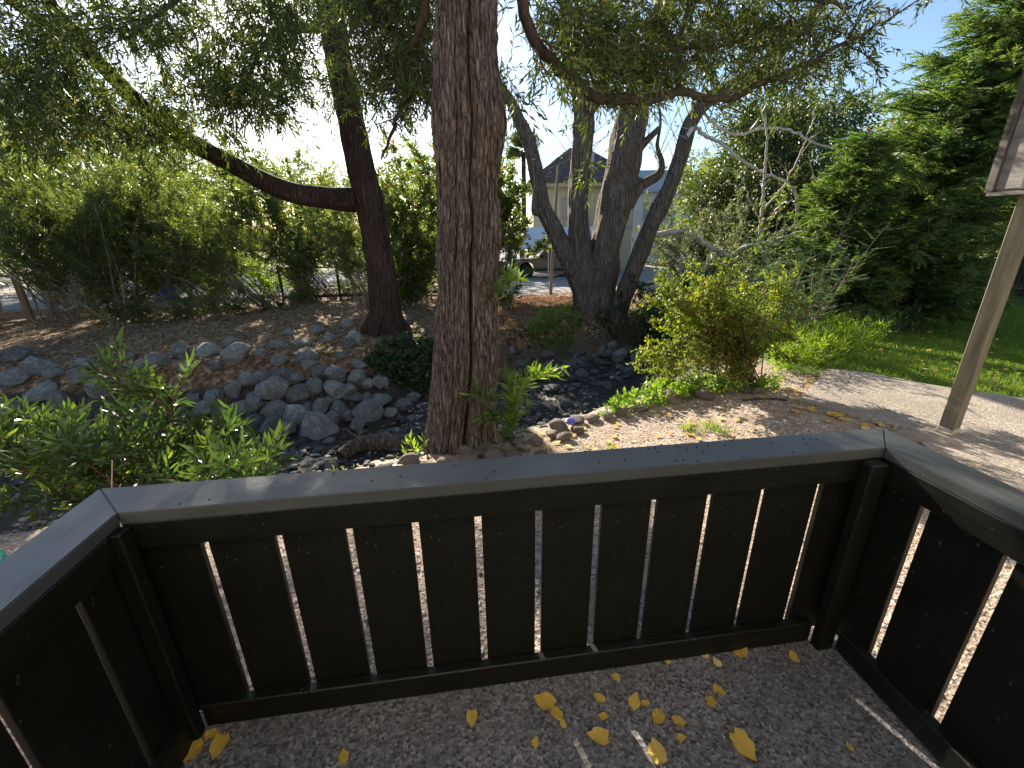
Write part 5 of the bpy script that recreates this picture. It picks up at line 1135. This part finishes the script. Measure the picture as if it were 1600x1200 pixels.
# picnic table
def picnic():
    p = hit(695, 474); wd = wood_mat('grey bench wood', (.10, .08, .065), (.27, .23, .20), (2, 30, 30)); t = thing('picnic_table', p, 'weathered wooden picnic table half hidden behind the shaggy trunk', 'table')
    for k in range(5): boxpart('table_board', (-.86, -.37 + k * .149, .70), (.86, -.37 + k * .149 + .142, .742), wd, t, .006)
    for y in (-.78, .62):
        for k in range(2): boxpart('seat_board', (-.86, y + k * .10 - .02, .40), (.86, y + k * .10 + .074, .44), wd, t, .006)
    for x in (-.58, .54):
        boxpart('cross_beam', (x, -.80, .345), (x + .04, .80, .398), wd, t, .004); boxpart('top_beam', (x, -.36, .66), (x + .04, .36, .698), wd, t, .004)
        for sg in (-1, 1):
            o = boxpart('leg', (x - .045, -.045, -.41), (x - .003, .045, .41), wd, t, .004); o.location = (x - .024, sg * .42, .345); o.rotation_euler = (sg * -.52 * -1, 0, 0)
picnic()

# fences
M['cedar'] = wood_mat('brown fence timber', (.13, .075, .045), (.32, .20, .12), (22, 22, 1.5)); M['wire'] = plain('galvanised wire', (.33, .33, .33), .45, .6)
def wire_fence(A, B, npanel, hgt, label, posts_w=.1, wires=6, vert=8, rail=True, m=None):
    A = np.array(A); B = np.array(B); L = np.linalg.norm((B - A)[:2]); ang = math.atan2(B[1] - A[1], B[0] - A[0]); z0 = hz(A[0], A[1]); m = m or M['cedar']
    t = thing('wire_fence', (A[0], A[1], z0), label, 'fence', rz=ang); sp = L / npanel
    for k in range(npanel + 1): boxpart('post', (k * sp - posts_w / 2, -posts_w / 2, -.1), (k * sp + posts_w / 2, posts_w / 2, hgt + .1), m, t, .006)
    for k in range(npanel):
        a, b_ = k * sp + posts_w / 2 + .002, (k + 1) * sp - posts_w / 2 - .002
        boxpart('bottom_board', (a, -.03, .08), (b_, .03, .2), m, t, .004)
        if rail: boxpart('top_rail', (a, -.03, hgt - .06), (b_, .03, hgt), m, t, .004)
        for j in range(wires): z_ = .28 + j * (hgt - .4) / wires; boxpart('wire', (a, -.004, z_), (b_, .004, z_ + .007), M['wire'], t, 0)
        for j in range(1, vert): x_ = a + (b_ - a) * j / vert; boxpart('wire', (x_, .0045, .21), (x_ + .007, .0115, hgt - .08), M['wire'], t, 0)
    return t
fa = onz(-60, 506, -1.08); fb = onz(150, 494, -1.12)
wire_fence(fa, fb, 2, 1.45, 'brown timber fence with wire mesh panels at the end of the litter bank', .16, 7, 9, True)
fc = at(440, 450, 18.5); fd = at(700, 440, 19.5)
wire_fence(fc, fd, 3, 1.35, 'dark rail and wire fence behind the oleander stems', .09, 5, 8, True, wood_mat('dark old timber', (.03, .022, .018), (.09, .07, .055), (22, 22, 2)))
# things leaning behind the timber fence
p = onz(95, 488, -1.15); p = p * 1.0 + np.array([-.0, 1.1, 0]); p[2] = hz(p[0], p[1])
prof = [(-.42, 0), (.42, 0), (.46, .9), (.36, 1.3), (.1, 1.45), (-.2, 1.42), (-.40, 1.2)]
bm = bmesh.new(); f = bm.faces.new([bm.verts.new((x, 0, z_)) for x, z_ in prof]); r0 = bmesh.ops.extrude_face_region(bm, geom=[f]); bmesh.ops.translate(bm, verts=[v for v in r0['geom'] if isinstance(v, bmesh.types.BMVert)], vec=(0, .14, 0)); bmesh.ops.recalc_face_normals(bm, faces=bm.faces); bmesh.ops.bevel(bm, geom=bm.edges[:], offset=.025, segments=2, affect='EDGES')
me = bpy.data.meshes.new('grey_slab'); bm.to_mesh(me); bm.free(); me.materials.append(plain('grey slab', (.26, .26, .27), .8)); o = link('grey_slab', me); o.location = tuple(p); o.rotation_euler = (-.12, 0, .5); tag(o, 'round topped grey slab leaning behind the timber fence', 'slab')
for k in range(3):
    q = p + np.array([-1.1 - .35 * k, .1 + .1 * k, 0]); o = boxpart('leaning_plank', (-.13, -.025, 0), (.13, .025, 1.7 - .2 * k), M['cedar'], None, .005); o.location = (q[0], q[1], q[2] + .80); o.rotation_euler = (-.1, -.28 + .1 * k, .4); tag(o, ('longest', 'middle sized', 'shortest')[k] + ' brown plank leaning behind the timber fence', 'plank')
q = p + np.array([1.6, 2.2, 0]); q[2] = hz(q[0], q[1]); bb = thing('blue_bin', q, 'blue plastic bin with a pale lid beyond the timber fence', 'bin', rz=.4)
boxpart('bin_body', (-.32, -.35, .0), (.32, .35, .95), plain('blue plastic', (.03, .10, .42), .4), bb, .05); boxpart('bin_lid', (-.35, -.39, .955), (.35, .37, 1.03), plain('pale lid', (.5, .55, .62), .4), bb, .03)

# black fence at the back of the lawn
M['black'] = wood_mat('black stained boards', (.006, .006, .006), (.02, .019, .018), (25, 25, 2), .7)
A = at(1455, 470, 14.6); B = at(1760, 470, 14.6); A[2] = hz(A[0], A[1]); ang = math.atan2(B[1] - A[1], B[0] - A[0]); L = np.linalg.norm((B - A)[:2]); bf = thing('black_fence', A, 'black stained board fence along the back of the lawn', 'fence', rz=ang)
FH = float(at(1500, 418, 14.6)[2] - A[2]); nb_ = int(L / .15); bmsh = box((.142, .022, FH + .3), .004); bmsh.materials.append(M['black']); bmsh.name = 'fence_board'
for k in range(nb_): o = link('fence_board', bmsh, bf); o.location = (.075 + k * .15, rs.uniform(-.003, .003), (FH - .3) / 2)
boxpart('fence_rail', (0, .014, FH * .75), (L, .06, FH * .75 + .09), M['black'], bf, .004); boxpart('fence_rail', (0, .014, .2), (L, .06, .29), M['black'], bf, .004)
q = at(1535, 425, 20); q[2] = hz(q[0], q[1]); sh = thing('white_shed', q, 'white shed with a blue panel peeping over the black fence', 'shed')
hh = float(at(1535, 404, 20)[2] - q[2]); boxpart('wall', (-.9, 0, 0), (1.5, 1.6, hh - .08), M['white'], sh, .01); boxpart('roof', (-1.0, -.1, hh - .078), (1.6, 1.7, hh), M['white'], sh, .01); boxpart('blue_panel', (-.1, -.03, hh - .6), (.45, -.002, hh - .09), plain('blue sheet', (.04, .10, .45), .5), sh, .005)
# dry twigs and a teal tie outside the left rail
r5 = np.random.default_rng(66); p = np.array([-1.75, 1.15, 0]); p[2] = hz(p[0], p[1]); g = Geo()
for k in range(16):
    P = arch(p + r5.normal(size=3) * (.08, .08, 0), (r5.normal() * .5 + .2, r5.normal() * .5, 1), r5.uniform(.55, .95), r5, .4, 7, .2); tube(g, P, np.linspace(.006, .0025, 8), 5, cap=False)
    for q in limbs([P], 2, r5, .4, .2, 0, .9, .1, 3): tube(g, q, .0025, 4, cap=False)
t = thing('dry_stalks', p, 'bundle of dry tan stalks tied with teal twine outside the railing corner', 'dead plant'); o = sub(g, p).build('stalks', plain('dry stalk', (.42, .30, .20), .8), t, True); o['kind'] = 'stuff'
g = Geo(); c = np.array([0, 0, .62]); P = np.array([c + (.05 * math.cos(a), .05 * math.sin(a), .01 * a) for a in np.linspace(0, 9, 30)]); P = np.concatenate([P, [c + (.03, .0, .0), c + (.04, -.02, -.08), c + (.035, -.03, -.15)]]); tube(g, P, .005, 6); g.build('twine', plain('teal twine', (.02, .35, .30), .6), t, True)
